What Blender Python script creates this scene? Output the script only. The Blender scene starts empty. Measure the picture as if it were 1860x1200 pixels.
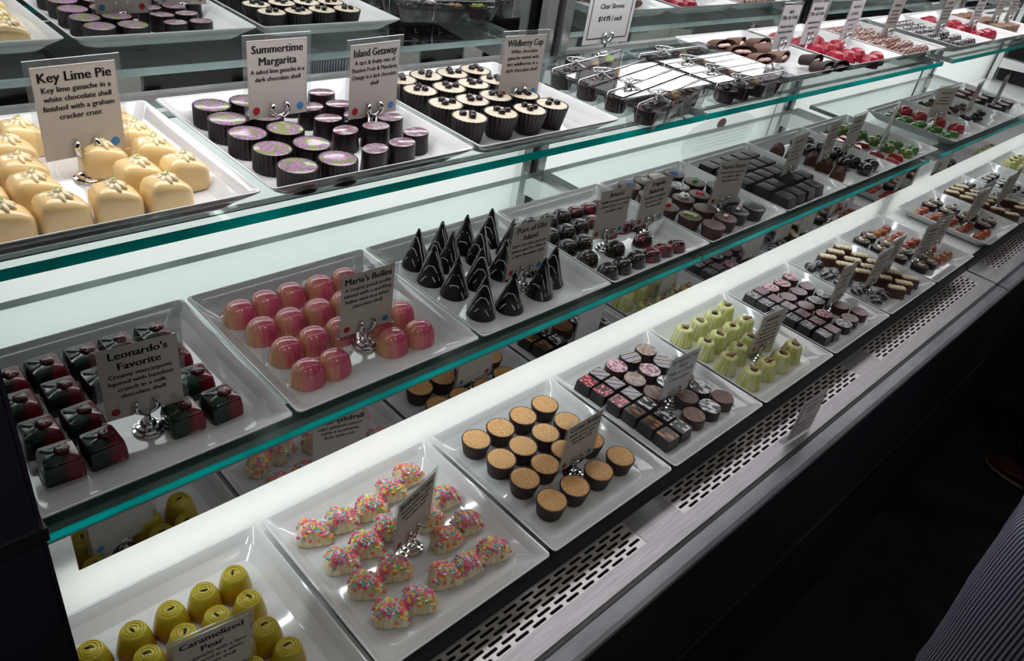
import bpy, bmesh, math, random
from mathutils import Vector, Matrix
random.seed(7)
SC = bpy.context.scene
COL = SC.collection
PI = math.pi
R = math.radians

# ------------------------------------------------------------------ camera
cam_d = bpy.data.cameras.new('camera')
cam = bpy.data.objects.new('camera', cam_d)
COL.objects.link(cam)
cam_d.sensor_fit = 'HORIZONTAL'
cam_d.sensor_width = 36.0
cam_d.lens = 1414.5 / 1860 * 36.0
cam_d.clip_start = 0.02
cam_d.clip_end = 50
_r = Vector((0.7136, -0.6841, 0.1511)); _d = Vector((-0.2983, -0.4919, -0.8180)); _f = Vector((0.6339, 0.5386, -0.5551))
_f.normalize(); _r = (_r - _f * _r.dot(_f)).normalized(); _u = _r.cross(_f)
cam.matrix_world = Matrix(((_r.x, _u.x, -_f.x, -0.2971), (_r.y, _u.y, -_f.y, -0.5813), (_r.z, _u.z, -_f.z, 0.7266), (0, 0, 0, 1)))
SC.camera = cam

# ------------------------------------------------------------------ world, exposure
w = bpy.data.worlds.new('room_dimness'); SC.world = w
w.use_nodes = True
w.node_tree.nodes['Background'].inputs[0].default_value = (0.55, 0.6, 0.75, 1)
w.node_tree.nodes['Background'].inputs[1].default_value = 0.012
SC.view_settings.view_transform = 'Standard'
SC.view_settings.look = 'None'
SC.view_settings.gamma = 1
SC.view_settings.exposure = 0.0
SC.view_settings.use_curve_mapping = False
try:
    SC.cycles.max_bounces = 10
    SC.cycles.transparent_max_bounces = 32
    SC.cycles.sample_clamp_indirect = 4.0
    SC.cycles.blur_glossy = 0.5
    SC.cycles.caustics_reflective = False
    SC.cycles.caustics_refractive = False
except Exception:
    pass

# ------------------------------------------------------------------ lamps of the case (strips under the canopy and the shelves, plus two added fills)
def lamp(name, x0, x1, y, z, width, power, tilt=0.0, col=(0.93, 0.97, 1.0), spread=180):
    d = bpy.data.lights.new(name, 'AREA')
    d.shape = 'RECTANGLE'; d.size = x1 - x0; d.size_y = width
    d.energy = power; d.color = col
    d.spread = R(spread)
    o = bpy.data.objects.new(name, d); COL.objects.link(o)
    o.location = ((x0 + x1) / 2, y, z); o.rotation_euler = (R(tilt), 0, 0)
    return o
for (x0, x1) in ((-0.22, 1.73), (1.81, 3.55)):
    L = x1 - x0
    lamp('canopy_light', x0, x1, 0.115, 0.655, 0.19, 3.6 * L, tilt=0, col=(1.0, 0.95, 0.97))
    lamp('shelf_rear_light', x0, x1, 0.285, 0.374, 0.010, 0.45 * L, tilt=40, spread=120)
    lamp('rear_back_light', x0, x1, 0.396, 0.210, 0.30, 1.35 * L, tilt=-90, col=(0.97, 1.0, 0.99))
    lamp('shelf_front_light', x0, x1, 0.044, 0.3755, 0.005, 0.18 * L, tilt=10)
    lamp('added_rear_fill', x0, x1, 0.3500, 0.3720, 0.006, 0.12 * L, tilt=-90, spread=64)  # added fill for the plates' rear undersides, narrow spread keeps it unseen
    lamp('deck_light', x0, x1, -0.015, 0.1535, 0.008, 0.8 * L, tilt=-6)
    lamp('back_light', x0, x1, 0.036, 0.020, 0.07, 0.49 * L, tilt=-90, col=(1.0, 0.99, 0.98))
    lamp('added_edge_fill', x0, x1, -0.047, 0.1715, 0.005, 0.022 * L, tilt=-90, spread=70)  # added inside the pane to brighten the teal front edge, not a fitted strip

def downlight(x, y, z, power, size):
    d = bpy.data.lights.new('ceiling_downlight', 'SPOT'); d.energy = power; d.color = (1.0, .91, .82); d.spot_size = R(110); d.spot_blend = .6; d.shadow_soft_size = .05
    o = bpy.data.objects.new('ceiling_downlight', d); COL.objects.link(o); o.location = (x, y, z)
for dx in (-0.6, 0.5, 1.6, 2.7):
    downlight(dx, -1.15, 1.80, 14, .05)

# ------------------------------------------------------------------ mesh helpers
def link(name, me, mats, parent=None, loc=(0, 0, 0), rot=(0, 0, 0), smooth=None):
    o = bpy.data.objects.new(name, me); COL.objects.link(o)
    o.location = loc; o.rotation_euler = rot
    if mats is not None:
        for m in (mats if isinstance(mats, (list, tuple)) else [mats]):
            if me.users <= 1 or len(me.materials) == 0 or isinstance(mats, (list, tuple)) and len(me.materials) < len(mats):
                me.materials.append(m)
    if parent: o.parent = parent
    return o

def mesh(bm, smooth=35):
    bmesh.ops.recalc_face_normals(bm, faces=bm.faces)
    me = bpy.data.meshes.new('m'); bm.to_mesh(me); bm.free()
    if smooth:
        for p in me.polygons: p.use_smooth = True
        me.set_sharp_from_angle(angle=R(smooth))
    return me

def box(bm, x0, x1, y0, y1, z0, z1, mi=0):
    v = [bm.verts.new((x, y, z)) for z in (z0, z1) for y in (y0, y1) for x in (x0, x1)]
    fs = []
    for q in ((0, 2, 3, 1), (4, 5, 7, 6), (0, 1, 5, 4), (2, 6, 7, 3), (0, 4, 6, 2), (1, 3, 7, 5)):
        f = bm.faces.new([v[i] for i in q]); f.material_index = mi; fs.append(f)
    return fs

def boxm(*b, bevel=0.0):
    bm = bmesh.new()
    for q in b: box(bm, *q)
    if bevel: bmesh.ops.bevel(bm, geom=bm.edges[:], offset=bevel, segments=2, affect='EDGES')
    return mesh(bm)

def ring_pt(th, n):
    c, s = math.cos(th), math.sin(th)
    if n == 2: return c, s
    e = 2.0 / n
    return math.copysign(abs(c) ** e, c), math.copysign(abs(s) ** e, s)

def solid_bm(prof, a, b=None, n=2, seg=32, flute=None, bm=None, off=(0, 0, 0), mi=0, twist=0.0, fz=None, close=True):
    """rings of a super-ellipse a x b stacked along a profile of (scale, height)"""
    b = a if b is None else b
    bm = bm or bmesh.new()
    rows = []
    for (s, z) in prof:
        if s < 1e-5:
            rows.append([bm.verts.new((off[0], off[1], off[2] + z))]); continue
        row = []
        for k in range(seg):
            th = 2 * PI * (k + 0.5) / seg
            x, y = ring_pt(th, n)
            q = s
            if flute:
                amp = flute[1] * (fz(z) if fz else 1.0)
                q = s * (1 + amp * math.cos(flute[0] * th + twist * z))
            row.append(bm.verts.new((off[0] + a * q * x, off[1] + b * q * y, off[2] + z)))
        rows.append(row)
    for r0, r1 in zip(rows, rows[1:]):
        if len(r0) == 1 and len(r1) == 1: continue
        if len(r0) == 1:
            for k in range(seg): f = bm.faces.new((r0[0], r1[k], r1[(k + 1) % seg])); f.material_index = mi
        elif len(r1) == 1:
            for k in range(seg): f = bm.faces.new((r0[k], r1[0], r0[(k + 1) % seg])); f.material_index = mi
        else:
            for k in range(seg): f = bm.faces.new((r0[k], r1[k], r1[(k + 1) % seg], r0[(k + 1) % seg])); f.material_index = mi
    if close:
        for row in (rows[0], rows[-1]):
            if len(row) > 2: f = bm.faces.new(row); f.material_index = mi
    return bm

def solid(prof, a, b=None, n=2, seg=32, flute=None, smooth=40, **k):
    return mesh(solid_bm(prof, a, b, n, seg, flute, **k), smooth)

def dome(h, k=8, p=0.5, s0=1.0):
    """profile of a dome: straight-ish flank curving into the top"""
    out = []
    for i in range(k + 1):
        t = i / k * PI / 2
        out.append((s0 * math.cos(t) ** p, h * math.sin(t)))
    out[-1] = (0, h)
    return out

def tube(bm, pts, r, seg=8, mi=0, closed=False):
    pts = [Vector(p) for p in pts]
    rows = []
    nrm = None
    m = len(pts)
    for i, p in enumerate(pts):
        t = (pts[(i + 1) % m] - pts[i - 1]) if closed else (pts[min(i + 1, m - 1)] - pts[max(i - 1, 0)])
        t.normalize()
        if nrm is None: nrm = t.orthogonal().normalized()
        nrm = (nrm - t * nrm.dot(t)).normalized(); bn = t.cross(nrm)
        rr = r[i] if isinstance(r, (list, tuple)) else r
        rows.append([bm.verts.new(p + (nrm * math.cos(a) + bn * math.sin(a)) * rr) for a in [2 * PI * k / seg for k in range(seg)]])
    prs = list(zip(rows, rows[1:]))
    if closed: prs.append((rows[-1], rows[0]))
    for r0, r1 in prs:
        for k in range(seg):
            f = bm.faces.new((r0[k], r0[(k + 1) % seg], r1[(k + 1) % seg], r1[k])); f.material_index = mi
    if not closed:
        bm.faces.new(rows[0]).material_index = mi; bm.faces.new(rows[-1]).material_index = mi
    return bm

def lump(bm, c, rx, ry, rz, yaw=0, noise=0.15, mi=0, sub=1):
    m = Matrix.Translation(c) @ Matrix.Rotation(yaw, 4, 'Z') @ Matrix.Diagonal((rx, ry, rz, 1))
    n0 = len(bm.verts); f0 = len(bm.faces)
    bmesh.ops.create_icosphere(bm, subdivisions=sub + 1, radius=1, matrix=m)
    bm.verts.ensure_lookup_table(); bm.faces.ensure_lookup_table()
    cc = Vector(c)
    for v in bm.verts[n0:]:
        v.co = cc + (v.co - cc) * (1 + random.uniform(-noise, noise))
    for f in bm.faces[f0:]: f.material_index = mi
    return bm

# ------------------------------------------------------------------ materials
class NT:
    def __init__(s, name):
        s.m = bpy.data.materials.new(name); s.m.use_nodes = True
        s.t = s.m.node_tree; s.t.nodes.clear()
        s.out = s.t.nodes.new('ShaderNodeOutputMaterial')
    def n(s, kind, **k):
        o = s.t.nodes.new(kind)
        for a, v in k.items(): setattr(o, a, v)
        return o
    def l(s, a, b): s.t.links.new(a, b)
    def coord(s, random_off=True, scale=(1, 1, 1)):
        tc = s.n('ShaderNodeTexCoord'); mp = s.n('ShaderNodeMapping')
        s.l(tc.outputs['Object'], mp.inputs['Vector']); mp.inputs['Scale'].default_value = scale
        if not random_off: return mp.outputs[0]
        oi = s.n('ShaderNodeObjectInfo'); ad = s.n('ShaderNodeVectorMath', operation='ADD')
        ml = s.n('ShaderNodeMath', operation='MULTIPLY'); ml.inputs[1].default_value = 7.3
        s.l(oi.outputs['Random'], ml.inputs[0]); s.l(mp.outputs[0], ad.inputs[0]); s.l(ml.outputs[0], ad.inputs[1])
        return ad.outputs[0]
    def ramp(s, fac, stops, interp='LINEAR'):
        r = s.n('ShaderNodeValToRGB'); cr = r.color_ramp; cr.interpolation = interp
        while len(cr.elements) < len(stops): cr.elements.new(0.5)
        for e, (p, c) in zip(cr.elements, stops): e.position = p; e.color = tuple(c) + (1,)
        s.l(fac, r.inputs[0]); return r.outputs[0]
    def mix(s, fac, a, b):
        x = s.n('ShaderNodeMix', data_type='RGBA')
        for sock, v in ((x.inputs[0], fac), (x.inputs[6], a), (x.inputs[7], b)):
            if isinstance(v, (int, float)): sock.default_value = v
            elif isinstance(v, tuple): sock.default_value = v + (1,)
            else: s.l(v, sock)
        return x.outputs[2]
    def noise(s, vec, scale, detail=2, rough=.5):
        x = s.n('ShaderNodeTexNoise'); x.inputs['Scale'].default_value = scale; x.inputs['Detail'].default_value = detail
        s.l(vec, x.inputs['Vector']); return x.outputs['Fac']
    def wave(s, vec, scale, dist=0, axis='X', dscale=1.0):
        x = s.n('ShaderNodeTexWave', bands_direction=axis); x.inputs['Scale'].default_value = scale
        x.inputs['Distortion'].default_value = dist; x.inputs['Detail Scale'].default_value = dscale; x.inputs['Detail'].default_value = 1
        s.l(vec, x.inputs['Vector']); return x.outputs['Fac']
    def voro(s, vec, scale, feature='F1'):
        x = s.n('ShaderNodeTexVoronoi', feature=feature); x.inputs['Scale'].default_value = scale
        s.l(vec, x.inputs['Vector']); return x
    def bsdf(s, col, rough=.5, metal=0, bump=None, bump_d=0.001, coat=0, spec=.5, sss=0, trans=0, ior=1.45):
        p = s.n('ShaderNodeBsdfPrincipled')
        if isinstance(col, tuple): p.inputs['Base Color'].default_value = col + (1,)
        else: s.l(col, p.inputs['Base Color'])
        p.inputs['Roughness'].default_value = rough; p.inputs['Metallic'].default_value = metal
        p.inputs['Coat Weight'].default_value = coat; p.inputs['Specular IOR Level'].default_value = spec
        p.inputs['Transmission Weight'].default_value = trans; p.inputs['IOR'].default_value = ior
        if sss:
            p.inputs['Subsurface Weight'].default_value = sss; p.inputs['Subsurface Radius'].default_value = (.006, .004, .002)
        if bump is not None:
            b = s.n('ShaderNodeBump'); b.inputs['Distance'].default_value = bump_d; b.inputs['Strength'].default_value = 1
            s.l(bump, b.inputs['Height']); s.l(b.outputs[0], p.inputs['Normal'])
        s.l(p.outputs[0], s.out.inputs[0]); return s.m

def plain(name, col, rough=.5, metal=0, **k): return NT(name).bsdf(col, rough, metal, **k)

def speckled(name, base, other, scale=300, lo=.5, hi=.6, rough=.4, detail=2, bump=0, **k):
    t = NT(name); v = t.coord(); f = t.noise(v, scale, detail)
    return t.bsdf(t.ramp(f, [(lo, base), (hi, other)]), rough, bump=f if bump else None, bump_d=bump or .001, **k)

def thin_glass(name, tint, refl=1.0, rough=0.0, haze=0.0):
    t = NT(name)
    lw = t.n('ShaderNodeLayerWeight'); lw.inputs[0].default_value = .5
    pw = t.n('ShaderNodeMath', operation='POWER'); pw.inputs[1].default_value = 5
    t.l(lw.outputs['Facing'], pw.inputs[0])
    ma = t.n('ShaderNodeMath', operation='MULTIPLY_ADD'); ma.inputs[1].default_value = .9 * refl; ma.inputs[2].default_value = .04 * refl
    t.l(pw.outputs[0], ma.inputs[0])
    tr = t.n('ShaderNodeBsdfTransparent'); tr.inputs[0].default_value = tint + (1,)
    gl = t.n('ShaderNodeBsdfGlossy'); gl.inputs['Roughness'].default_value = rough
    mx = t.n('ShaderNodeMixShader'); t.l(ma.outputs[0], mx.inputs[0]); t.l(tr.outputs[0], mx.inputs[1]); t.l(gl.outputs[0], mx.inputs[2])
    if haze:
        df = t.n('ShaderNodeBsdfDiffuse'); df.inputs[0].default_value = (.8, .8, .8, 1); m2 = t.n('ShaderNodeMixShader'); m2.inputs[0].default_value = haze
        t.l(mx.outputs[0], m2.inputs[1]); t.l(df.outputs[0], m2.inputs[2]); mx = m2
    t.l(mx.outputs[0], t.out.inputs[0]); return t.m

def glass_edge(name, col):
    t = NT(name)
    v = t.coord(False, (1, 1, 1)); f = t.noise(v, 9, 3)
    c = t.ramp(f, [(.35, tuple(x * .55 for x in col)), (.65, col)])
    a = t.n('ShaderNodeBsdfTranslucent'); b = t.n('ShaderNodeBsdfPrincipled')
    t.l(c, a.inputs[0]); t.l(c, b.inputs['Base Color']); b.inputs['Roughness'].default_value = .1; b.inputs['Specular IOR Level'].default_value = .15
    mx = t.n('ShaderNodeMixShader'); mx.inputs[0].default_value = .45
    t.l(a.outputs[0], mx.inputs[1]); t.l(b.outputs[0], mx.inputs[2]); t.l(mx.outputs[0], t.out.inputs[0]); return t.m

M = {}
M['ceramic'] = plain('white_ceramic', (.58, .585, .59), .09, coat=.3)
M['white'] = plain('white_enamel', (.88, .89, .88), .30)
_t = NT('white_backlit_acrylic'); _a = _t.n('ShaderNodeBsdfTranslucent'); _a.inputs[0].default_value = (.9, .91, .9, 1); _b = _t.n('ShaderNodeBsdfPrincipled'); _b.inputs['Base Color'].default_value = (.8, .8, .8, 1); _b.inputs['Roughness'].default_value = .25
_m = _t.n('ShaderNodeMixShader'); _m.inputs[0].default_value = .4; _t.l(_a.outputs[0], _m.inputs[1]); _t.l(_b.outputs[0], _m.inputs[2]); _t.l(_m.outputs[0], _t.out.inputs[0]); M['acrylic_white'] = _t.m
M['white_wall'] = plain('white_back_panel', (.86, .89, .89), .22)
M['steel'] = NT('brushed_steel'); _t = M['steel']
M['steel'] = _t.bsdf(_t.ramp(_t.noise(_t.coord(False, (3, 60, 60)), 6, 3), [(.3, (.40, .385, .41)), (.7, (.54, .515, .55))]), .42, .6)
M['polished'] = NT('polished_steel'); _t = M['polished']
M['polished'] = _t.bsdf(_t.ramp(_t.noise(_t.coord(False, (2, 8, 8)), 4, 4), [(.3, (.36, .36, .41)), (.7, (.58, .58, .64))]), .24, .65)
M['dark_steel'] = plain('dark_steel', (.075, .080, .088), .24, .75)
M['chrome'] = plain('chrome', (.80, .80, .80), .06, 1)
M['alu'] = plain('aluminium', (.72, .73, .72), .25, .9)
M['profile'] = plain('grey_light_profile', (.46, .48, .49), .35, .4)
M['mirror'] = plain('mirror', (.82, .86, .85), .01, 1)
M['dim_mirror'] = plain('polished_shield', (.40, .41, .42), .02, 1)
M['black'] = plain('black_void', (.006, .006, .007), .6)
M['navy'] = plain('navy_laminate', (.030, .031, .050), .30)
M['kick'] = plain('brown_kick_panel', (.022, .016, .016), .5)
M['end'] = speckled('dark_end_laminate', (.018, .013, .022), (.034, .030, .056), 5, .4, .6, .3)
M['glass'] = thin_glass('shelf_glass', (.95, .98, .972), .8)
M['front_glass'] = thin_glass('front_glass', (.97, .985, .98), .55)
M['edge'] = glass_edge('teal_glass_edge', (.0, .55, .50))
M['back_edge'] = glass_edge('grey_glass_edge', (.30, .36, .36))
M['acrylic'] = thin_glass('clear_acrylic', (.95, .96, .96), .9)
M['sleeve'] = thin_glass('card_sleeve', (.93, .94, .94), 1.3, .04, .07)
M['box_clear'] = thin_glass('clear_box_plastic', (.90, .91, .92), 1.6, .02)
def paper(name, col, tr=.5):
    t = NT(name); a = t.n('ShaderNodeBsdfDiffuse'); b = t.n('ShaderNodeBsdfTranslucent'); a.inputs[0].default_value = col + (1,); b.inputs[0].default_value = col + (1,)
    m = t.n('ShaderNodeMixShader'); m.inputs[0].default_value = tr
    t.l(a.outputs[0], m.inputs[1]); t.l(b.outputs[0], m.inputs[2]); t.l(m.outputs[0], t.out.inputs[0]); return t.m
M['paper'] = paper('card_paper', (.68, .64, .60), .35)
M['paper_white'] = paper('white_paper', (.80, .78, .79), .35)
M['ink'] = plain('black_ink', (.012, .011, .014), .6)
M['ink_grey'] = plain('grey_ink', (.10, .10, .11), .6)
M['red_dot'] = plain('red_sticker', (.42, .012, .022), .5)
M['blue_dot'] = plain('blue_sticker', (.05, .22, .52), .5)
M['floor'] = speckled('dark_carpet', (.004, .0035, .003), (.012, .010, .007), 14, .4, .7, .9)
M['lamp_white'] = plain('lamp_housing', (.6, .6, .6), .4)
# chocolates
DK = (.011, .006, .006); MK = (.060, .025, .016)
M['dark'] = plain('dark_chocolate', DK, .36, spec=.3)
M['dark_gloss'] = plain('glossy_dark_chocolate', (.012, .007, .007), .10, coat=.5)
M['milk'] = plain('milk_chocolate', MK, .42, spec=.35)
M['shell'] = plain('brown_cup_chocolate', (.036, .016, .013), .42, spec=.3)
M['black_choc'] = plain('near_black_chocolate', (.008, .007, .008), .28)
M['cream'] = plain('cream_chocolate', (.72, .62, .42), .35, sss=.15)
M['ivory'] = speckled('ivory_filling', (.48, .42, .32), (.56, .50, .40), 90, .4, .6, .45)
M['keylime'] = plain('pale_yellow_chocolate', (.76, .56, .27), .18, sss=.15, coat=.3)
M['keycream'] = plain('pale_cream_swirl', (.76, .66, .42), .3, sss=.2)
M['zest'] = plain('lime_zest', (.35, .48, .08), .5)
M['berry'] = plain('dark_berry', (.016, .010, .014), .22)
M['gold_crust'] = speckled('golden_sugar_crust', (.45, .22, .07), (.68, .39, .15), 420, .35, .65, .5, 4, bump=.0006)
_t = NT('green_red_gloss'); _v = _t.coord(False); _s = _t.n('ShaderNodeSeparateXYZ'); _t.l(_v, _s.inputs[0])
_a = _t.n('ShaderNodeMath', operation='MULTIPLY_ADD'); _t.l(_s.outputs[0], _a.inputs[0]); _a.inputs[1].default_value = 34; _a.inputs[2].default_value = .5
_n = _t.noise(_v, 60, 3); _b = _t.n('ShaderNodeMath', operation='ADD'); _t.l(_a.outputs[0], _b.inputs[0])
_c = _t.n('ShaderNodeMath', operation='MULTIPLY_ADD'); _t.l(_n, _c.inputs[0]); _c.inputs[1].default_value = .9; _c.inputs[2].default_value = -.45; _t.l(_c.outputs[0], _b.inputs[1])
M['leo'] = _t.bsdf(_t.ramp(_b.outputs[0], [(.25, (.006, .022, .011)), (.5, (.035, .014, .013)), (.75, (.17, .010, .020))]), .14, coat=.2)
M['rose'] = plain('dark_red_gloss', (.075, .006, .011), .12, coat=.5)
M['leaf'] = plain('dark_green_gloss', (.012, .040, .018), .12, coat=.5)
_t = NT('peach_pink_gloss'); _v = _t.coord(False); _s = _t.n('ShaderNodeSeparateXYZ'); _t.l(_v, _s.inputs[0])
_a = _t.n('ShaderNodeMath', operation='MULTIPLY_ADD'); _t.l(_s.outputs[0], _a.inputs[0]); _a.inputs[1].default_value = 26; _a.inputs[2].default_value = .55
_n = _t.noise(_t.coord(True, (1.6, .35, .12)), 260, 2); _c = _t.n('ShaderNodeMath', operation='MULTIPLY_ADD'); _t.l(_n, _c.inputs[0]); _c.inputs[1].default_value = .7; _c.inputs[2].default_value = -.30
_b = _t.n('ShaderNodeMath', operation='ADD'); _t.l(_a.outputs[0], _b.inputs[0]); _t.l(_c.outputs[0], _b.inputs[1])
M['bellini'] = _t.bsdf(_t.ramp(_b.outputs[0], [(.1, (.70, .36, .18)), (.40, (.66, .20, .20)), (.62, (.58, .085, .15)), (.95, (.46, .05, .12))]), .13, coat=.5)
_t = NT('drizzled_dark'); _v = _t.coord(True, (1.4, .5, .55)); _w = _t.wave(_v, 15, 2.2, 'DIAGONAL', 18.0)
M['drizzled'] = _t.bsdf(_t.ramp(_w, [(.955, (.008, .006, .006)), (.985, (.62, .58, .54))]), .2, coat=.2, spec=.35)
_t = NT('flower_print'); _v = _t.coord(); _o = _t.voro(_v, 260); _n2 = _t.noise(_v, 95, 3)
_c1 = _t.ramp(_o.outputs['Distance'], [(.15, (.30, .05, .25)), (.35, (.42, .20, .38)), (.55, (.17, .15, .16))])
M['flower'] = _t.bsdf(_t.mix(_t.ramp(_n2, [(.52, (0, 0, 0)), (.58, (1, 1, 1))]), _c1, (.19, .22, .08)), .22, coat=.3)
_t = NT('pale_pink_print'); _v = _t.coord(); _n2 = _t.noise(_v, 120, 3)
M['pale_print'] = _t.bsdf(_t.ramp(_n2, [(.35, (.22, .08, .13)), (.5, (.22, .16, .19)), (.62, (.36, .31, .34))]), .16, coat=.4)
_t = NT('purple_print'); _v = _t.coord(); _n2 = _t.noise(_v, 160, 3)
M['plum_print'] = _t.bsdf(_t.ramp(_n2, [(.40, (.16, .05, .10)), (.5, (.36, .18, .26)), (.62, (.48, .36, .42))]), .28)
def stripes(name, cols, scale, axis='X', dist=0, rough=.35, rnd=True, spec=.5):
    t = NT(name); v = t.coord(rnd); w_ = t.wave(v, scale, dist, axis, 20)
    n_ = len(cols); return t.bsdf(t.ramp(w_, [(i / n_, c) for i, c in enumerate(cols)], 'CONSTANT'), rough, spec=spec)
M['red_dots_print'] = NT('red_white_print'); _t = M['red_dots_print']; _o = _t.voro(_t.coord(), 190)
M['red_dots_print'] = _t.bsdf(_t.ramp(_o.outputs['Distance'], [(0, (.78, .70, .66)), (.22, (.50, .04, .08)), (.5, (.03, .012, .012))], 'CONSTANT'), .35)
M['candy_stripe'] = stripes('candy_stripe_print', [(.03, .012, .012), (.72, .66, .60), (.46, .06, .10), (.62, .48, .10), (.12, .24, .50)], 42, 'DIAGONAL')
M['white_brush'] = NT('white_brush_print'); _t = M['white_brush']; _n2 = _t.noise(_t.coord(True, (1, .45, 1)), 190, 1)
M['white_brush'] = _t.bsdf(_t.ramp(_n2, [(.50, (.014, .010, .010)), (.54, (.72, .72, .74))]), .35)
M['orange_bars'] = NT('amber_bar_print'); _t = M['orange_bars']; _v = _t.coord(True, (1, .3, 1)); _o = _t.voro(_v, 150)
M['orange_bars'] = _t.bsdf(_t.mix(_t.ramp(_o.outputs['Distance'], [(.35, (0, 0, 0)), (.5, (1, 1, 1))]), (.40, .18, .04), (.04, .018, .012)), .35)
M['brown_scratch'] = NT('brown_scratch_print'); _t = M['brown_scratch']; _n2 = _t.noise(_t.coord(True, (1, .12, 1)), 200, 2)
M['brown_scratch'] = _t.bsdf(_t.ramp(_n2, [(.42, (.09, .035, .016)), (.6, (.22, .10, .05))]), .4)
M['grey_print'] = NT('grey_print'); _t = M['grey_print']; _n2 = _t.noise(_t.coord(), 220, 2)
M['grey_print'] = _t.bsdf(_t.ramp(_n2, [(.46, (.03, .022, .024)), (.56, (.42, .40, .42))]), .35)
M['rose_stripe'] = stripes('rose_stripe_print', [(.32, .20, .22), (.09, .04, .045)], 60, 'DIAGONAL', 1.2)
M['pink_print'] = NT('pink_marble_print'); _t = M['pink_print']; _n2 = _t.noise(_t.coord(), 170, 3)
M['pink_print'] = _t.bsdf(_t.ramp(_n2, [(.42, (.17, .05, .06)), (.56, (.62, .40, .44))]), .35)
M['moss_print'] = NT('moss_rose_print'); _t = M['moss_print']; _n2 = _t.noise(_t.coord(), 130, 3)
M['moss_print'] = _t.bsdf(_t.ramp(_n2, [(.40, (.26, .13, .13)), (.52, (.30, .26, .18)), (.62, (.42, .33, .31))]), .35)
_t = NT('pear_gradient'); _v = _t.coord(False); _s = _t.n('ShaderNodeSeparateXYZ'); _t.l(_v, _s.inputs[0])
_a = _t.n('ShaderNodeMath', operation='MULTIPLY_ADD'); _t.l(_s.outputs[2], _a.inputs[0]); _a.inputs[1].default_value = 30; _a.inputs[2].default_value = -.2
_n2 = _t.noise(_t.coord(), 50, 2); _b = _t.n('ShaderNodeMath', operation='ADD'); _t.l(_a.outputs[0], _b.inputs[0]); _t.l(_n2, _b.inputs[1])
M['pear'] = _t.bsdf(_t.ramp(_b.outputs[0], [(.3, (.40, .19, .008)), (.8, (.44, .27, .012)), (1.25 / 1.3, (.42, .34, .03))]), .28, sss=.05)
_t = NT('pale_green_streak'); _n2 = _t.noise(_t.coord(True, (1, 1, .15)), 160, 2)
M['pistachio'] = _t.bsdf(_t.ramp(_n2, [(.35, (.44, .47, .08)), (.52, (.60, .60, .28)), (.66, (.64, .63, .40))]), .35, sss=.1)
M['nut'] = speckled('pistachio_nut', (.20, .09, .04), (.40, .27, .11), 90, .4, .6, .5)
_t = NT('white_drip'); _n2 = _t.noise(_t.coord(True, (1, 1, .1)), 220, 2)
M['white_drip'] = _t.bsdf(_t.ramp(_n2, [(.4, (.66, .54, .30)), (.6, (.80, .74, .58))]), .32, sss=.1, bump=_n2, bump_d=.0015)
for nm, c in (('pink', (.86, .11, .30)), ('orange', (.90, .25, .05)), ('yellow', (.88, .68, .12)), ('teal', (.12, .52, .58)), ('white', (.86, .82, .80)), ('violet', (.48, .22, .52)), ('green', (.28, .58, .22))):
    M['sp_' + nm] = plain('sprinkle_' + nm, c, .4)
M['gold_speckle'] = speckled('gold_speckled_dark', (.014, .010, .010), (.26, .24, .06), 420, .66, .72, .16, 1, coat=.4)
M['red_streak'] = NT('red_streaked_dark'); _t = M['red_streak']; _n2 = _t.noise(_t.coord(True, (1, .3, 1)), 90, 2)
M['red_streak'] = _t.bsdf(_t.ramp(_n2, [(.42, (.014, .008, .009)), (.6, (.16, .012, .02))]), .1, coat=.5)
M['brown_top'] = plain('brown_disc', (.11, .075, .06), .45)
M['star_blue'] = plain('blue_sugar', (.02, .20, .62), .4)
M['star_red'] = plain('red_sugar', (.55, .02, .04), .4)
M['sugar_green'] = plain('green_sugar', (.06, .28, .05), .4)
M['sugar_pale_green'] = plain('pale_green_sugar', (.36, .42, .16), .4)
M['sugar_white'] = plain('white_sugar', (.76, .75, .72), .4)
M['sugar_yellow'] = plain('yellow_sugar', (.72, .46, .05), .4)
M['lined'] = stripes('fine_lined_dark', [(.007, .005, .005), (.022, .014, .012), (.008, .006, .006)], 75, 'DIAGONAL', 1.5, spec=.25)
M['green_jelly'] = plain('green_fruit_jelly', (.035, .15, .012), .10, coat=.4, sss=.1)
M['green_jelly2'] = plain('olive_fruit_jelly', (.10, .16, .02), .12, coat=.4, sss=.1)
M['red_jelly'] = plain('red_fruit_jelly', (.34, .008, .02), .12, coat=.4, sss=.1)
M['red_tri'] = plain('dark_red_glaze', (.30, .02, .02), .14, coat=.4)
M['rasp'] = speckled('raspberry_jelly', (.20, .002, .013), (.34, .008, .030), 300, .4, .6, .35, sss=.15, bump=.0006)
M['silver_drizzle'] = NT('white_drizzle_dark'); _t = M['silver_drizzle']; _w = _t.wave(_t.coord(True, (1, .5, 1)), 40, 4, 'DIAGONAL', 20)
M['silver_drizzle'] = _t.bsdf(_t.ramp(_w, [(.88, (.012, .009, .010)), (.95, (.6, .58, .58))]), .14, coat=.3)
M['log_lines'] = NT('drizzled_milk'); _t = M['log_lines']; _w = _t.wave(_t.coord(True), 55, 1.5, 'DIAGONAL', 15)
M['log_lines'] = _t.bsdf(_t.ramp(_w, [(.72, (.13, .05, .035)), (.9, (.55, .42, .38))]), .3)
M['ember'] = speckled('red_orange_oval', (.30, .03, .015), (.36, .12, .03), 60, .45, .6, .18, coat=.3)
M['paper_brown'] = plain('brown_paper_cup', (.16, .09, .07), .7)
M['paper_dark'] = plain('dark_paper_cup', (.03, .018, .014), .7)
M['pale_pink_cream'] = plain('pale_pink_cream', (.66, .46, .42), .5)
M['silver_cord'] = plain('silver_cord', (.62, .62, .63), .2, .9)
M['tan_bar'] = speckled('tan_crumb', (.15, .07, .04), (.22, .12, .07), 200, .4, .6, .6)
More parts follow.
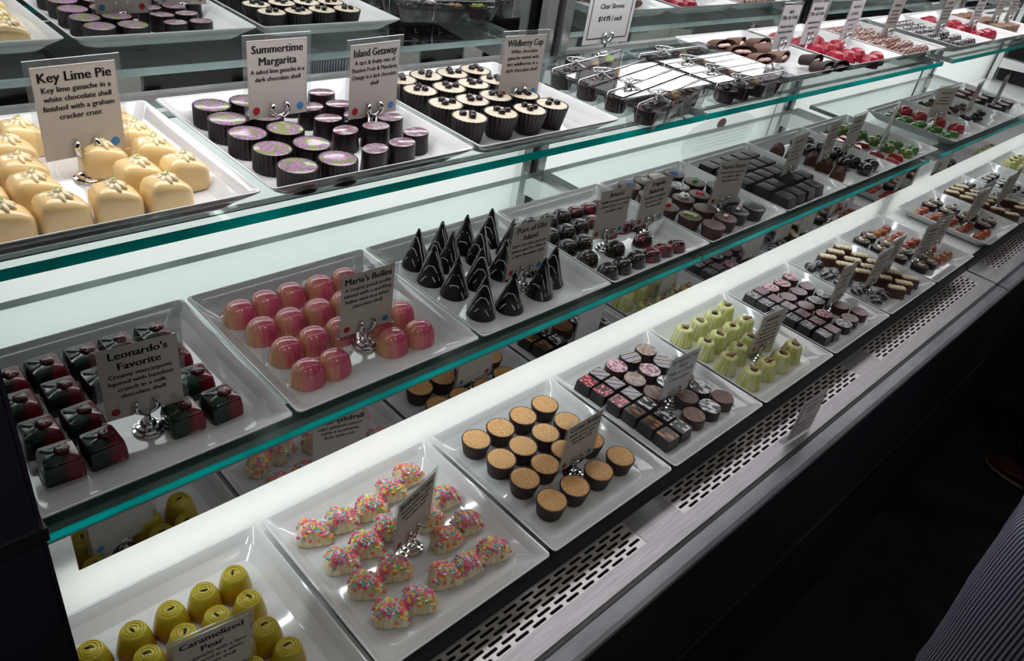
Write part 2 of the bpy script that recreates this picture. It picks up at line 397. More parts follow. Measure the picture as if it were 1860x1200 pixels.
M['skin'] = plain('skin', (.42, .24, .17), .5, sss=.1)
M['hair'] = plain('dark_hair', (.012, .009, .008), .5)
M['shirt'] = plain('grey_shirt', (.10, .10, .11), .8)
M['leather'] = plain('brown_leather', (.055, .020, .014), .35)
M['sole'] = plain('tan_sole_welt', (.16, .10, .07), .6)
_t = NT('navy_pinstripe'); _v = _t.coord(False, (1, 1, 1))
_dp = _t.n('ShaderNodeVectorMath', operation='DOT_PRODUCT'); _dp.inputs[1].default_value = (.6, .8, 0); _t.l(_v, _dp.inputs[0]); _w = _t.wave(_dp.outputs['Value'], 48, 0, 'X')
M['seersucker'] = _t.bsdf(_t.ramp(_w, [(.40, (.035, .036, .075)), (.60, (.36, .37, .44))]), .85)
M['trouser'] = plain('dark_trousers', (.012, .012, .016), .85)

# ------------------------------------------------------------------ things
LABELS = {}
def tag(o, label, cat, group=None):
    o['label'] = label; o['category'] = cat
    if group: o['group'] = group
    LABELS.setdefault(label, []).append(o.name)
    return o
def thing(name, loc, rz=0.0):
    o = bpy.data.objects.new(name, None); COL.objects.link(o)
    o.location = loc; o.rotation_euler = (0, 0, rz); o.empty_display_size = .01
    return o
def part(name, me, m, par, loc=(0, 0, 0), rot=(0, 0, 0)):
    o = bpy.data.objects.new(name, me); COL.objects.link(o); o.parent = par
    o.location = loc; o.rotation_euler = rot
    if m is not None:
        for q in (m if isinstance(m, (list, tuple)) else [m]): me.materials.append(q)
    return o
def structure(name, me, m):
    o = part(name, me, m, None); o['kind'] = 'structure'; return o
def dup(root, loc, rz):
    r = root.copy(); COL.objects.link(r); r.location = loc; r.rotation_euler = (root.rotation_euler[0], root.rotation_euler[1], rz)
    for ch in list(root.children):
        c = ch.copy(); COL.objects.link(c); c.parent = r
        for g in list(ch.children):
            d = g.copy(); COL.objects.link(d); d.parent = c
    return r

# ------------------------------------------------------------------ room shell
FZ = -0.92
structure('floor', boxm((-3, 6.5, -4, .9, FZ - .05, FZ)), M['floor'])
structure('wall_back', boxm((-3, 6.5, .9, 1.0, FZ, 1.9)), plain('dark_wall', (.05, .05, .055), .8))

# ------------------------------------------------------------------ display case modules
def grille_mesh(x0, x1, y0, y1, z, pitch=.0288, rows=6):
    bm = bmesh.new()
    n = round((x1 - x0) / pitch); px = (x1 - x0) / n; py = (y1 - y0) / rows
    hl, hw, ch = .0108, .0021, .0012
    for r_ in range(rows):
        yc = y0 + (r_ + .5) * py
        off = 0 if r_ % 2 else px / 2
        xs = [x0 + i * px + off for i in range(n if off == 0 else n - 1)]
        if off:
            for (a, b) in ((x0, x0 + off), (x1 - off, x1)): box(bm, a, b, yc - py / 2, yc + py / 2, z - .0015, z)
        for xa in xs:
            xc = xa + px / 2
            o_ = [(xa, yc - py / 2), (xa + px, yc - py / 2), (xa + px, yc + py / 2), (xa, yc + py / 2)]
            q = [(xc - hl, yc - hw + ch), (xc - hl + ch, yc - hw), (xc + hl - ch, yc - hw), (xc + hl, yc - hw + ch), (xc + hl, yc + hw - ch), (xc + hl - ch, yc + hw), (xc - hl + ch, yc + hw), (xc - hl, yc + hw - ch)]
            O = [bm.verts.new((a, b, z)) for a, b in o_]; Q = [bm.verts.new((a, b, z)) for a, b in q]; D = [bm.verts.new((a, b, z - .0025)) for a, b in q]
            for f in ((O[0], O[1], Q[2], Q[1]), (O[1], Q[3], Q[2]), (O[1], O[2], Q[4], Q[3]), (O[2], Q[5], Q[4]), (O[2], O[3], Q[6], Q[5]), (O[3], Q[7], Q[6]), (O[3], O[0], Q[0], Q[7]), (O[0], Q[1], Q[0])):
                bm.faces.new(f)
            for k in range(8): bm.faces.new((Q[k], Q[(k + 1) % 8], D[(k + 1) % 8], D[k]))
    bmesh.ops.remove_doubles(bm, verts=bm.verts, dist=1e-5)
    return mesh(bm, None)

def extrude_profile(pts, x0, x1, smooth=25):
    bm = bmesh.new()
    a = [bm.verts.new((x0, y, z)) for y, z in pts]; b = [bm.verts.new((x1, y, z)) for y, z in pts]
    n = len(pts)
    for i in range(n): bm.faces.new((a[i], a[(i + 1) % n], b[(i + 1) % n], b[i]))
    bm.faces.new(a); bm.faces.new(b)
    return mesh(bm, smooth)

def display_case(x0, x1, grilles, posts, label, end=False):
    t = thing('display_case', ((x0 + x1) / 2, 0, FZ)); ox = -(x0 + x1) / 2; oz = -FZ
    def P(name, me, m): return part(name, me, m, t, (ox, 0, oz))
    P('deck', boxm((x0, x1, -.2255, .003, -.034, -.0265)), M['white'])
    P('deck_front', extrude_profile([(-.2275, -.0265), (-.2257, -.0265), (-.2370, -.0535), (-.2425, -.0535)], x0, x1), M['dark_steel'])
    g0 = [g[0] for g in grilles]; g1 = [g[1] for g in grilles]
    seg = [(x0, -.318, -.2855, x1)]
    bl = [(x0, x1, -.312, -.2855, -.054, -.0505)]
    for a, b in zip([x0] + g1, g0 + [x1]): bl.append((a, b, -.2855, -.2425, -.054, -.0505))
    bl.append((x0, x1, -.2425, -.23, -.054, -.0505))
    P('steel_deck', boxm(*bl), M['steel'])
    for a, b in grilles: P('air_grille', grille_mesh(a, b, -.2853, -.2427, -.0512), plain('grille_metal', (.74, .70, .70), .40, .5))
    P('air_duct', boxm((x0, x1, -.31, -.23, -.12, -.115)), M['black'])
    P('glass_channel', boxm((x0, x1, -.3195, -.312, -.075, -.053)), M['black'])
    P('front_trim', extrude_profile([(-.3195, -.052), (-.338, -.0525), (-.3435, -.0555), (-.3450, -.060), (-.340, -.066), (-.3195, -.066)], x0, x1), M['polished'])
    P('front_panel', boxm((x0, x1, -.3425, -.330, -.392, -.062)), M['navy'])
    P('lower_panel', boxm((x0, x1, -.3440, -.330, -.80, -.397)), M['kick'])
    P('toe_kick', boxm((x0, x1, -.3380, -.325, FZ, -.80)), M['kick'])
    P('riser', boxm((x0, x1, .0035, .0075, -.027, .150)), M['acrylic_white'])
    P('light_box', boxm((x0, x1, .045, .050, -.034, .058), (x0, x1, .008, .050, -.040, -.034)), M['white'])
    P('housing_top', boxm((x0, x1, .012, .360, .06, .068)), M['white_wall'])
    P('rear_panel', boxm((x0, x1, .358, .362, .06, .360)), M['acrylic_white'])
    P('light_box', boxm((x0, x1, .404, .410, .04, .385), (x0, x1, .366, .410, .378, .384), (x0, x1, .362, .410, .04, .046)), M['white'])
    xs = [x0] + posts + [x1]
    for a, b in zip(xs, xs[1:]):
        P('mirror_panel', boxm((a + .004, b - .004, .3575, .366, .362, .775)), M['mirror'])
    for c in ([x0 + .02] if end else []) + posts + [x1 - .042]:
        P('post', boxm((c - .032, c - .010, .325, .345, .068, .775), bevel=.002), M['alu'])
        P('post', boxm((c + .010, c + .032, .325, .345, .068, .775), bevel=.002), M['alu'])
        P('post_slot', boxm((c - .0095, c + .0095, .336, .3565, .068, .775)), M['dark_steel'])
        for zz, ya in ((.1655, -.03), (.3765, .03)):
            for dx in (-.021, .021):
                P('shelf_bracket', extrude_profile([(.325, zz), (ya, zz), (ya - .004, zz - .008), (ya + .01, zz - .016), (.325, zz - .040)], c + dx - .003, c + dx + .003), M['alu'])
    P('canopy', boxm((x0, x1, -.31, .37, .775, .86)), M['lamp_white'])
    P('light_housing', boxm((x0 + .03, x1 - .03, .015, .215, .658, .672), (x0 + .40, x0 + .41, .11, .13, .672, .775), (x1 - .41, x1 - .40, .11, .13, .672, .775)), M['lamp_white'])
    P('light_housing', boxm((x0 + .05, x1 - .04, .276, .293, .3755, .377)), M['alu'])
    P('light_housing', boxm((x0 + .05, x1 - .04, .039, .049, .3760, .3774)), M['alu'])
    P('light_housing', boxm((x0 + .028, x1 - .036, -.050, -.008, .1550, .1662), bevel=.001), M['profile'])
    P('light_housing', boxm((x0 + .05, x1 - .05, .3503, .3576, .3680, .3760)), M['alu'])  # made-up bar behind the added rear fill strip
    P('light_shield', boxm((x0 + .066, x1 - .045, -.0478, -.0464, .107, .1550)), M['dim_mirror'])
    P('front_glass', boxm((x0 + .003, x1 - .003, -.3185, -.3130, -.055, .775)), M['front_glass'])
    if end:
        P('end_panel', boxm((x0 - .045, x0 - .001, -.365, .37, FZ, 1.0), bevel=.002), M['end'])
        P('panel_band', boxm((x0 - .046, x0 - .0003, -.3657, -.345, .497, .503)), M['chrome'])
    tag(t, label, 'display case', 'refrigerated display cases in a row')
    return t
display_case(-.262, 1.766, [(-.177, .403), (.488, 1.066), (1.153, 1.728)], [.748], 'long steel and navy chocolate display case in the foreground', True)
display_case(1.774, 3.62, [(1.86, 2.44), (2.525, 3.10)], [2.75], 'second display case continuing the row at the far right')

# glass shelves, one pane per bay
def glass_shelf(x0, x1, y0, y1, z, label):
    me_bm = bmesh.new()
    fs = box(me_bm, x0, x1, y0, y1, z - .010, z)
    for f in fs:
        f.normal_update()
        f.material_index = 0 if abs(f.normal.z) > .5 else 1 if f.normal.y < -.5 else 2
    me = mesh(me_bm, None)
    o = part('glass_shelf', me, [M['glass'], M['edge'], M['back_edge']], None)
    tag(o, label, 'glass shelf', 'glass shelves of the display case')
ZM, ZT = .1765, .3875
glass_shelf(-.236, .7495, -.058, .303, ZM, 'lower glass shelf nearest, under the pink domes and dark cones')
glass_shelf(.7535, 1.735, -.058, .303, ZM, 'lower glass shelf under the dark squares and green jelly plates')
glass_shelf(1.800, 2.72, -.058, .303, ZM, 'lower glass shelf of the far case under red domes')
glass_shelf(-.236, .7495, .008, .303, ZT, 'upper glass shelf nearest, under the key lime plate')
glass_shelf(.7535, 1.735, .008, .303, ZT, 'upper glass shelf under the raspberry jelly plate')
glass_shelf(1.800, 2.72, .008, .303, ZT, 'upper glass shelf of the far case')

# ------------------------------------------------------------------ square plates
def rounded_square(a, r, k=6):
    pts = []
    for q in range(4):
        cx, cy = ((1, 1), (-1, 1), (-1, -1), (1, -1))[q]
        for i in range(k + 1):
            th = PI / 2 * (q + i / k)
            pts.append((cx * (a - r) + r * math.cos(th), cy * (a - r) + r * math.sin(th)))
    return pts
def plate_mesh(h=.0235, half=.1222):
    """square dish: flat foot, flared sides, thin rim with crisp corners, flat well"""
    bm = bmesh.new()
    prof = [(.090, .016, -h), (.094, .016, -h), (.1000, .016, -h + .0030), (.1120, .012, -h + .0130), (half - .0012, .007, -.0026), (half, .006, -.0012), (half - .0004, .006, -.0002), (half - .0014, .006, 0), (half - .0030, .007, -.0010),
            (.1135, .012, -h + .0155), (.1075, .016, -h + .0075), (.1040, .018, -h + .0040), (.0995, .019, -h + .0024), (.094, .019, -h + .0020), (.04, .008, -h + .0020)]
    rows = [[bm.verts.new((x, y, z)) for x, y in rounded_square(a, r)] for a, r, z in prof]
    n = len(rows[0])
    for r0, r1 in zip(rows, rows[1:]):
        for k in range(n): bm.faces.new((r0[k], r1[k], r1[(k + 1) % n], r0[(k + 1) % n]))
    bm.faces.new(rows[0]); bm.faces.new(rows[-1])
    return mesh(bm, 50)
PLATE_ME = plate_mesh(); PLATE_ME.materials.append(M['ceramic'])
PL = {}
WELL = -.0215
def plate(key, x, y, z, label, rz=0):
    o = part('square_plate', PLATE_ME, None, None, (x, y, z), (0, 0, rz))
    PL[key] = (x, y, z)
    tag(o, label, 'plate', 'white square plates')
for i, nm in enumerate(('yellow-green pear truffles', 'sprinkle-topped birthday cake truffles', 'golden creme brulee cups', 'printed springtime solids', 'pale green pistachio cups', 'dark printed squares and ovals', 'white-topped bars and dark balls', 'nut rounds and red ovals')):
    plate('B%d' % (i + 1), -.125 + .25 * i, -.122, -.002, 'square white plate on the bottom deck holding ' + nm)
for i, nm in enumerate(('red rounds beyond the deck gap', 'cream bars on the far case', 'pale striped ovals on the far case', 'yellow cups, farthest right')):
    plate('B%d' % (i + 9), 1.985 + .25 * i, -.122, -.002, 'square white plate on the bottom deck holding ' + nm)
for i, nm in enumerate(('green and red squares', 'pink domes', 'drizzled dark cones', 'speckled dark domes', 'decorated cups', 'dark ridged squares', 'milk logs and dark balls', 'green jelly leaves')):
    plate('M%d' % (i + 1), -.110 + .2482 * i, .060, .2005, 'square white plate on the lower glass shelf holding ' + nm)
for i, nm in enumerate(('red and green domes', 'dark clusters in the far case', 'pink and dark pieces, farthest right')):
    plate('M%d' % (i + 9), 1.99 + .2482 * i, .060, .2005, 'square white plate on the lower glass shelf holding ' + nm)
for k, x, y, nm in (('T1', -.1026, .1237, 'pale yellow key lime pieces'), ('T2', .1508, .1237, 'flower cups and dark ovals'), ('T3', .404, .1237, 'wildberry cups'),
                    ('T4', 1.135, .150, 'open paper cups'), ('T5', 1.400, .150, 'red raspberry jellies'), ('T6', 1.658, .150, 'milk drizzled logs'),
                    ('T7', 1.963, .141, 'dark drizzled logs'), ('T8', 2.21, .141, 'red jellies in the far case'), ('T9', 2.46, .141, 'tan bars, farthest right')):
    plate(k, x, y, .4115, 'square white plate on the upper glass shelf holding ' + nm)

# ------------------------------------------------------------------ placing pieces on plates
ORD = ['first', 'second', 'third', 'fourth', 'fifth', 'sixth', 'seventh', 'eighth']
def pos_words(r_, nr, c, nc):
    row = 'the only row' if nr == 1 else 'back row' if r_ == 0 else 'front row' if r_ == nr - 1 else ORD[r_] + ' row from back'
    colw = 'alone in' if nc == 1 else 'leftmost in' if c == 0 else 'rightmost in' if c == nc - 1 else ORD[c] + ' from left in'
    return colw + ' ' + row
def place(key, rows, protos, desc, cat, group, where, yaw=.12, base=0.0, pick=None, jitter=.0008):
    """protos: list of finished prototypes (first use moves the prototype itself)"""
    px, py, pz = PL[key]
    n = 0
    for r_, row in enumerate(rows):
        for c, q in enumerate(row):
            k = (pick(r_, c, n) if pick else n) % len(protos)
            pr = protos[k]
            loc = (px + q[0] / 1000 + random.uniform(-jitter, jitter), py + q[1] / 1000 + random.uniform(-jitter, jitter), pz + WELL + .0004)
            rz = base + (q[2] if len(q) > 2 else random.uniform(-yaw, yaw))
            if not pr.get('used'):
                o = pr; o['used'] = 1; o.location = loc; o.rotation_euler[2] = rz
            else:
                o = dup(pr, loc, rz)
            d = desc[k] if isinstance(desc, (list, tuple)) else desc
            tag(o, '%s, %s, %s' % (d, pos_words(r_, len(rows), c, len(row)), where), cat, group)
            n += 1
def clear_used(protos):
    for p in protos:
        pass

# ---- builders for each kind of piece (return prototypes)
def one(name, me, m): return part(name, me, m, None)

def key_lime():
    out = []
    for v in range(2):
        t = thing('key_lime_truffle', (0, 0, -5))
        bm = solid_bm([(.90, 0), (.98, .0015), (1, .006), (.985, .019), (.93, .0245), (.80, .0285), (.55, .0308), (.25, .0315), (0, .0316)], 0.0195, .0148, 5, 36)
        for vtx in bm.verts:
            if vtx.co.z > .015: vtx.co.z -= (vtx.co.z - .015) * .35 * (vtx.co.x / .0195 + .3) * (1 if vtx.co.x > -.006 else 0)
        part('body', mesh(bm, 50), M['keylime'], t)
        bm = bmesh.new()
        for k in range(8):
            a = k * PI / 4 + .2 * v
            m0 = len(bm.verts)
            bmesh.ops.create_icosphere(bm, subdivisions=2, radius=1, matrix=Matrix.Translation((.0052 * math.cos(a), .0052 * math.sin(a), .0300)) @ Matrix.Rotation(a, 4, 'Z') @ Matrix.Rotation(.45, 4, 'Y') @ Matrix.Diagonal((.0062, .0026, .0028, 1)))
        lump(bm, (0, 0, .0325), .0040, .0040, .0036, 0, .05)
        part('swirl', mesh(bm, 60), M['keycream'], t)
        bm = bmesh.new()
        for k in range(5): lump(bm, (random.uniform(-.002, .002), random.uniform(-.002, .002), .0358), .0014, .0007, .0005, random.random() * 3, .2, sub=0)
        part('lime_zest', mesh(bm, 60), M['zest'], t)
        out.append(t)
    return out
place('T1', [[(-50, 84), (-9, 78), (34, 80), (75, 80)], [(-70, 44), (-29, 43), (78, 38)], [(-72, 6), (-32, 2), (35, 6), (79, -2)], [(-74, -36), (-35, -38), (47, -42), (86, -46)], [(-70, -80), (-29, -80), (12, -80), (54, -82)]],
      key_lime(), 'pale yellow key lime truffle', 'chocolate', 'key lime truffles', 'key lime plate', yaw=.15)

def cup(name, m_side, m_top, r0, r1, h, nfl=24, amp=.03, top_inset=.0012, a_b=1.0, seg=96, rough_top=False, extra=None):
    t = thing(name, (0, 0, -5))
    part('shell', solid([(r0 / r1 * .96, 0), (r0 / r1, .001), (1, h), (.93, h), (.91, h - top_inset)], r1, r1 * a_b, 2, seg, (nfl, amp), smooth=60), m_side, t)
    part('top_disc', solid([(.93, h - top_inset - .002), (.93, h - top_inset + .0004), (.86, h - top_inset + .0010), (.4, h - top_inset + .0013), (0, h - top_inset + .0013)], r1, r1 * a_b, 2, 40, smooth=60), m_top, t)
    if extra: extra(t, h - top_inset + .001)
    return t
place('T2', [[(-76, 84), (-34, 84)], [(-80, 42), (-38, 40)], [(-79, 0), (-38, -2)], [(-77, -44), (-34, -46)], [(-76, -88), (-32, -88)]],
      [cup('flower_cup', M['dark'], M['flower'], .0192, .0195, .022, 26, .03, .0004)], 'fluted dark cup with pink flower print', 'chocolate', 'flower print cups', 'margarita card plate', yaw=3)
def oval(name, m_side, m_top, a, b, h, flare=1.06):
    t = thing(name, (0, 0, -5))
    part('body', solid([(flare, 0), (flare, .002), (1.0, h * .6), (.985, h - .001), (.96, h)], a, b, 2, 40, smooth=45), m_side, t)
    part('printed_top', solid([(.945, h - .0005), (.945, h + .0003), (.90, h + .0006), (0, h + .0006)], a, b, 2, 40, smooth=45), m_top, t)
    return t
place('T2', [[(22, 84), (58, 82)], [(20, 44), (57, 43)], [(19, 8), (55, 6)], [(18, -28), (56, -30)], [(88, -14), (88, -62)], [(17, -82), (55, -80)]],
      [oval('oval_chocolate', M['dark'], M['pale_print'], .0165, .0125, .022)], 'dark oval with pale pink top', 'chocolate', 'pale topped dark ovals', 'island getaway plate', yaw=.25, base=.15)

def wildberry():
    out = []
    for v in range(3):
        def ex(t, z, v=v):
            for k in range(3):
                a = k * 2.1 + v * 1.3; rr = .0062 + .002 * (k == v)
                bm = lump(bmesh.new(), (0, 0, 0), 0.0048, .0043, .0038, 0, .14)
                part('berry', mesh(bm, 60), M['berry'], t, (rr * math.cos(a), rr * math.sin(a), z + .0022))
        out.append(cup('wildberry_cup', M['dark'], M['ivory'], .0160, .0216, .029, 26, .035, .0008, extra=ex))
    return out
place('T3', [[(-84, 78), (-41, 80), (2, 77), (46, 80)], [(-85, 34), (-42, 32), (1, 33), (44, 36)], [(-86, -14), (-44, -15), (-2, -14), (41, -20)], [(-86, -60), (-38, -62), (7, -66), (52, -62)]],
      wildberry(), 'dark cup with cream and berries', 'chocolate', 'wildberry cups', 'wildberry plate', yaw=3)

def leo():
    out = []
    for v in range(2):
        t = thing('hazelnut_square', (0, 0, -5))
        part('body', solid([(.99, 0), (1, .001), (.985, .011), (.90, .0196), (.84, .0212), (.6, .0222), (0, .0224)], .0168, .0168, 9, 40, smooth=30), M['leo'], t)
        bm = bmesh.new()
        for k in range(3): lump(bm, (.0035 + .0022 * math.cos(k * 2.1 + v), .0022 * math.sin(k * 2.1 + v), 0.0226 + .0006 * k), .0066 - .001 * k, .0052 - .0008 * k, .0028, k + v, .06)
        part('rose', mesh(bm, 60), M['rose'], t)
        for a in (2.5, 3.6):
            bm = lump(bmesh.new(), (0, 0, 0), .0070, .0028, .0016, 0, .05)
            part('leaf', mesh(bm, 60), M['leaf'], t, (.0075 * math.cos(a) - .001, 0.0075 * math.sin(a), .0222), (0, 0, a))
        out.append(t)
    return out
place('M1', [[(-73, 74), (-39, 76), (-3, 76), (33, 79), (70, 79)], [(-75, 33), (-39, 33), (-3, 33), (33, 35), (70, 33)], [(-73, -13), (-37, -13), (72, -12)], [(-71, -56), (-35, -56), (40, -56), (77, -57)]],
      leo(), 'glossy green and red square', 'chocolate', 'green and red glossy squares', 'hazelnut plate', yaw=.06)

def bellini():
    bm = solid_bm([(1.0, 0)] + [(math.cos(t) ** .55, 0.003 + .0232 * math.sin(t)) for t in [i / 9 * PI / 2 for i in range(9)]] + [(0, .0262)], .0192, .0172, 2.3, 64, (16, .025), fz=lambda z: max(0, 1 - z / .022))
    return [one('pink_dome', mesh(bm, 70), M['bellini'])]
place('M2', [[(-79, 76), (-45, 80), (-10, 80), (28, 78), (66, 78)], [(-75, 31), (-40, 33), (-2, 33), (36, 33)], [(-73, -16), (-37, -13), (-2, -13), (45, -20), (78, -21)], [(-75, -61), (-41, -62), (38, -62), (75, -65)]],
      bellini(), 'glossy ridged pink dome', 'chocolate', 'pink dome truffles', 'bellini plate', yaw=.1)

def cone():
    out = []
    for v in range(3):
        t = thing('chocolate_cone', (0, 0, -5))
        part('body', solid([(1.0, 0), (.99, .003), (.52, .030), (.16, .052), (.08, .0565), (0, .058)], .0195, None, 2, 40, smooth=50), M['black_choc'], t)
        bm = bmesh.new(); random.seed(50 + v)
        def rad(z): return .0195 * (1 - z / .0605) + .0003
        for c in (-.014, -.0095, -.005, -.001, .004, .009, .0135):
            c += random.uniform(-.0012, .0012); zt = min(.056, .0605 * (1 - abs(c) / .0195)); pts = []
            lo = [random.uniform(.001, .016), random.uniform(.001, .016)]
            for sd in (-1, 1):
                zs = [lo[(sd + 1) // 2] + (zt - .0006 - lo[(sd + 1) // 2]) * math.sin(q / 9 * PI / 2) for q in range(10)]
                if zs[-1] < zs[0] + .004: continue
                seg_ = [(c + .0006 * math.sin(z * 400 + v), sd * math.sqrt(max(0, rad(z) ** 2 - c * c)), z) for z in zs]
                pts += seg_ if sd < 0 else seg_[::-1]
            if len(pts) > 6: tube(bm, pts, random.uniform(.0004, .0008), 6)
        part('drizzle', mesh(bm, 60), M['sugar_white'], t)
        out.append(t)
    return out
place('M3', [[(-66, 78), (-22, 80), (24, 80), (70, 78)], [(-72, 36), (-29, 50), (22, 44), (76, 38)], [(-66, -6), (-24, -4), (24, -2), (66, -12)], [(-68, -62), (-26, -70), (37, -66), (72, -52)]],
      cone(), 'tall dark drizzled cone', 'chocolate', 'drizzled dark cones', 'cone plate', yaw=.45, base=.5)

def amore():
    return [one('dark_dome', solid(dome(.020, 8, .6), .0175, .0155, 2.2, 40, (12, .015), smooth=70), M['gold_speckle'])]
place('M4', [[(-86, 78), (-48, 74), (-16, 76)], [(-84, 38), (-50, 36), (-16, 38)], [(-86, -2), (-52, -2)], [(-85, -42), (-20, -42)], [(-85, -82), (-50, -81), (-15, -80)]],
      amore(), 'speckled dark dome', 'chocolate', 'speckled dark domes', 'cherry card plate', yaw=.3)
place('M4', [[(20, 78), (52, 76), (84, 76)], [(18, 42), (52, 42), (84, 38)], [(18, 4), (56, 4)], [(84, -4), (48, -44)], [(20, -82), (52, -82), (84, -84)]],
      [one('red_streaked_oval', solid(dome(.017, 8, .6), .0185, .0132, 2.2, 40, smooth=70), M['red_streak'])], 'glossy red streaked oval', 'chocolate', 'red streaked ovals', 'balsamic card plate', yaw=.3, base=-.25)

def star_mesh(r=.0095, h=.004):
    bm = bmesh.new(); lo = []; hi = []
    for k in range(10):
        a = k * PI / 5; rr = r if k % 2 == 0 else r * .48
        lo.append(bm.verts.new((rr * math.cos(a), rr * math.sin(a), 0))); hi.append(bm.verts.new((rr * .8 * math.cos(a), rr * .8 * math.sin(a), h * .7)))
    c = bm.verts.new((0, 0, h)); bm.faces.new(lo)
    for k in range(10):
        bm.faces.new((lo[k], lo[(k + 1) % 10], hi[(k + 1) % 10], hi[k])); bm.faces.new((hi[k], hi[(k + 1) % 10], c))
    return mesh(bm, 30)
def deco(kind):
    def ex(t, z):
        if kind.startswith('star'): part('sugar_star', star_mesh(), M[{'b': 'star_blue', 'r': 'star_red', 'w': 'sugar_white'}[kind[-1]]], t, (0, 0, z))
        elif kind == 'ball':
            part('sugar_football', mesh(lump(bmesh.new(), (0, 0, .004), .0095, .0095, .0065, 0, 0, sub=2), 60), M['sugar_white'], t, (0, 0, z))
            for a, e in ((0, 1.5), (.3, .62), (2.4, .62), (4.5, .62)):
                part('football_patch', mesh(lump(bmesh.new(), (.0090 * math.cos(a) * math.cos(e), .0090 * math.sin(a) * math.cos(e), .0045 + .0062 * math.sin(e)), .0026, .0026, .0012, 0, 0), 60), M['ink'], t, (0, 0, z))
        elif kind == 'egg':
            part('sugar_egg', mesh(lump(bmesh.new(), (0, 0, .002), .010, .0085, .003, 0, .04, sub=2), 60), M['sugar_white'], t, (0, 0, z))
            part('sugar_yolk', mesh(lump(bmesh.new(), (.003, -.002, .005), .0045, .0045, .0025, 0, 0), 60), M['sugar_yellow'], t, (0, 0, z))
        elif kind == 'green': part('sugar_frog', mesh(lump(lump(bmesh.new(), (0, 0, .003), .006, .005, .004, 0, .05), (.004, .003, .005), .003, .003, .003, 0, .05), 60), M['sugar_green'], t, (0, 0, z))
        elif kind == 'bone':
            bm = bmesh.new(); box(bm, -.0105, .0105, -.0035, .0035, 0, .003)
            for sx in (-.0095, .0095):
                for sy in (-.0035, .0035): lump(bm, (sx, sy, .0015), .0035, .0035, .0022, 0, .02)
            part('sugar_bone', mesh(bm, 40), M['sugar_pale_green'], t, (0, 0, z), (0, 0, -.9))
        elif kind == 'rabbit':
            bm = lump(lump(bmesh.new(), (0, 0, .006), .0065, .006, .0065, 0, .03), (.003, .001, .014), .0045, .0045, .0045, 0, .03)
            lump(bm, (.002, -.002, .020), .0014, .0014, .0045, 0, .02); lump(bm, (.004, .003, .020), .0014, .0014, .0045, 0, .02)
            part('sugar_rabbit', mesh(bm, 60), M['sugar_white'], t, (0, 0, z))
        elif kind == 'red': part('sugar_heart', mesh(lump(lump(bmesh.new(), (-.002, 0, .003), .004, .003, .003, .5, .03), (.002, 0, .003), .004, .003, .003, -.5, .03), 60), M['star_red'], t, (0, 0, z))
        elif kind == 'rose':
            part('sugar_flower', mesh(lump(bmesh.new(), (-.002, -.001, .003), .0048, .004, .0032, 0, .06), 60), M['sugar_white'], t, (0, 0, z))
            part('sugar_petal', mesh(lump(bmesh.new(), (.003, .001, .0035), .0038, .0034, .0032, 0, .06), 60), M['star_red'], t, (0, 0, z))
    return ex
CUPS = [('star_b', 'milk', 'brown_top', -76, 88, 'brown cup topped with blue star'), ('star_w', 'milk', 'brown_top', -32, 88, 'brown cup topped with white star'), ('none', 'milk', 'ivory', 10, 88, 'plain pale topped cup'), ('star_b', 'dark', 'brown_top', 54, 84, 'dark cup topped with blue star'),
        ('egg', 'milk', 'brown_top', -74, 44, 'brown cup topped with white and yellow egg'), ('none', 'black_choc', 'grey_print', 14, 44, 'plain grey topped dark cup'), ('green', 'dark', 'brown_top', 60, 40, 'dark cup topped with green figure'),
        ('ball', 'milk', 'brown_top', -24, 6, 'cup topped with black and white football'), ('star_r', 'dark', 'brown_top', 20, 2, 'dark cup topped with red star'), ('rabbit', 'dark', 'brown_top', 88, 8, 'cup topped with white rabbit figure'),
        ('red', 'milk', 'brown_top', -82, -2, 'brown cup topped with red heart'), ('none', 'milk', 'brown_top', -22, -38, 'plain brown topped cup'), ('none', 'black_choc', 'black_choc', 64, -34, 'plain black topped cup'),
        ('bone', 'milk', 'brown_top', -74, -44, 'brown cup topped with pale green bone'), ('none', 'milk', 'brown_top', -64, -86, 'plain brown cup'), ('rose', 'milk', 'brown_top', -18, -80, 'brown cup topped with white and red flower'), ('rose', 'black_choc', 'black_choc', 30, -74, 'black cup topped with white and red flower'), ('none', 'black_choc', 'black_choc', 76, -80, 'plain black cup')]
px_, py_, pz_ = PL['M5']
for kind, ms, mt, x, y, dsc in CUPS:
    t = cup('decorated_cup', M[ms], M[mt], .0165, .0202, .022, 26, .03, .0006, extra=deco(kind))
    t.location = (px_ + x / 1000, py_ + y / 1000, pz_ + WELL + .0004); t.rotation_euler[2] = random.uniform(-.5, .5)
    tag(t, dsc + ', ' + ('back' if y > 60 else 'front' if y < -60 else 'middle') + (' left' if x < -40 else ' right' if x > 40 else '') + ' of the decorated cups plate', 'chocolate', 'decorated chocolate cups')

def ridged_square():
    bm = solid_bm([(1.02, 0), (1.02, .001), (.86, .020), (.84, .021), (.80, .0212), (0, .0212)], .0185, .0185, 12, 80, (28, .012), fz=lambda z: 1 if z < .018 else 0)
    return [one('ridged_square', mesh(bm, 40), M['lined'])]
place('M6', [[(-78, 78), (-40, 79), (-2, 80), (36, 80), (74, 79)], [(-78, 39), (-40, 40), (-2, 41), (36, 41), (74, 40)], [(-76, 0), (-38, 1), (0, 2), (38, 2), (74, 2)], [(-58, -38), (-20, -37), (52, -36), (88, -40)], [(-56, -79), (-17, -78), (22, -78), (60, -77)]],
      ridged_square(), 'dark ridged square', 'chocolate', 'dark ridged squares', 'peanut butter plate', yaw=.08)

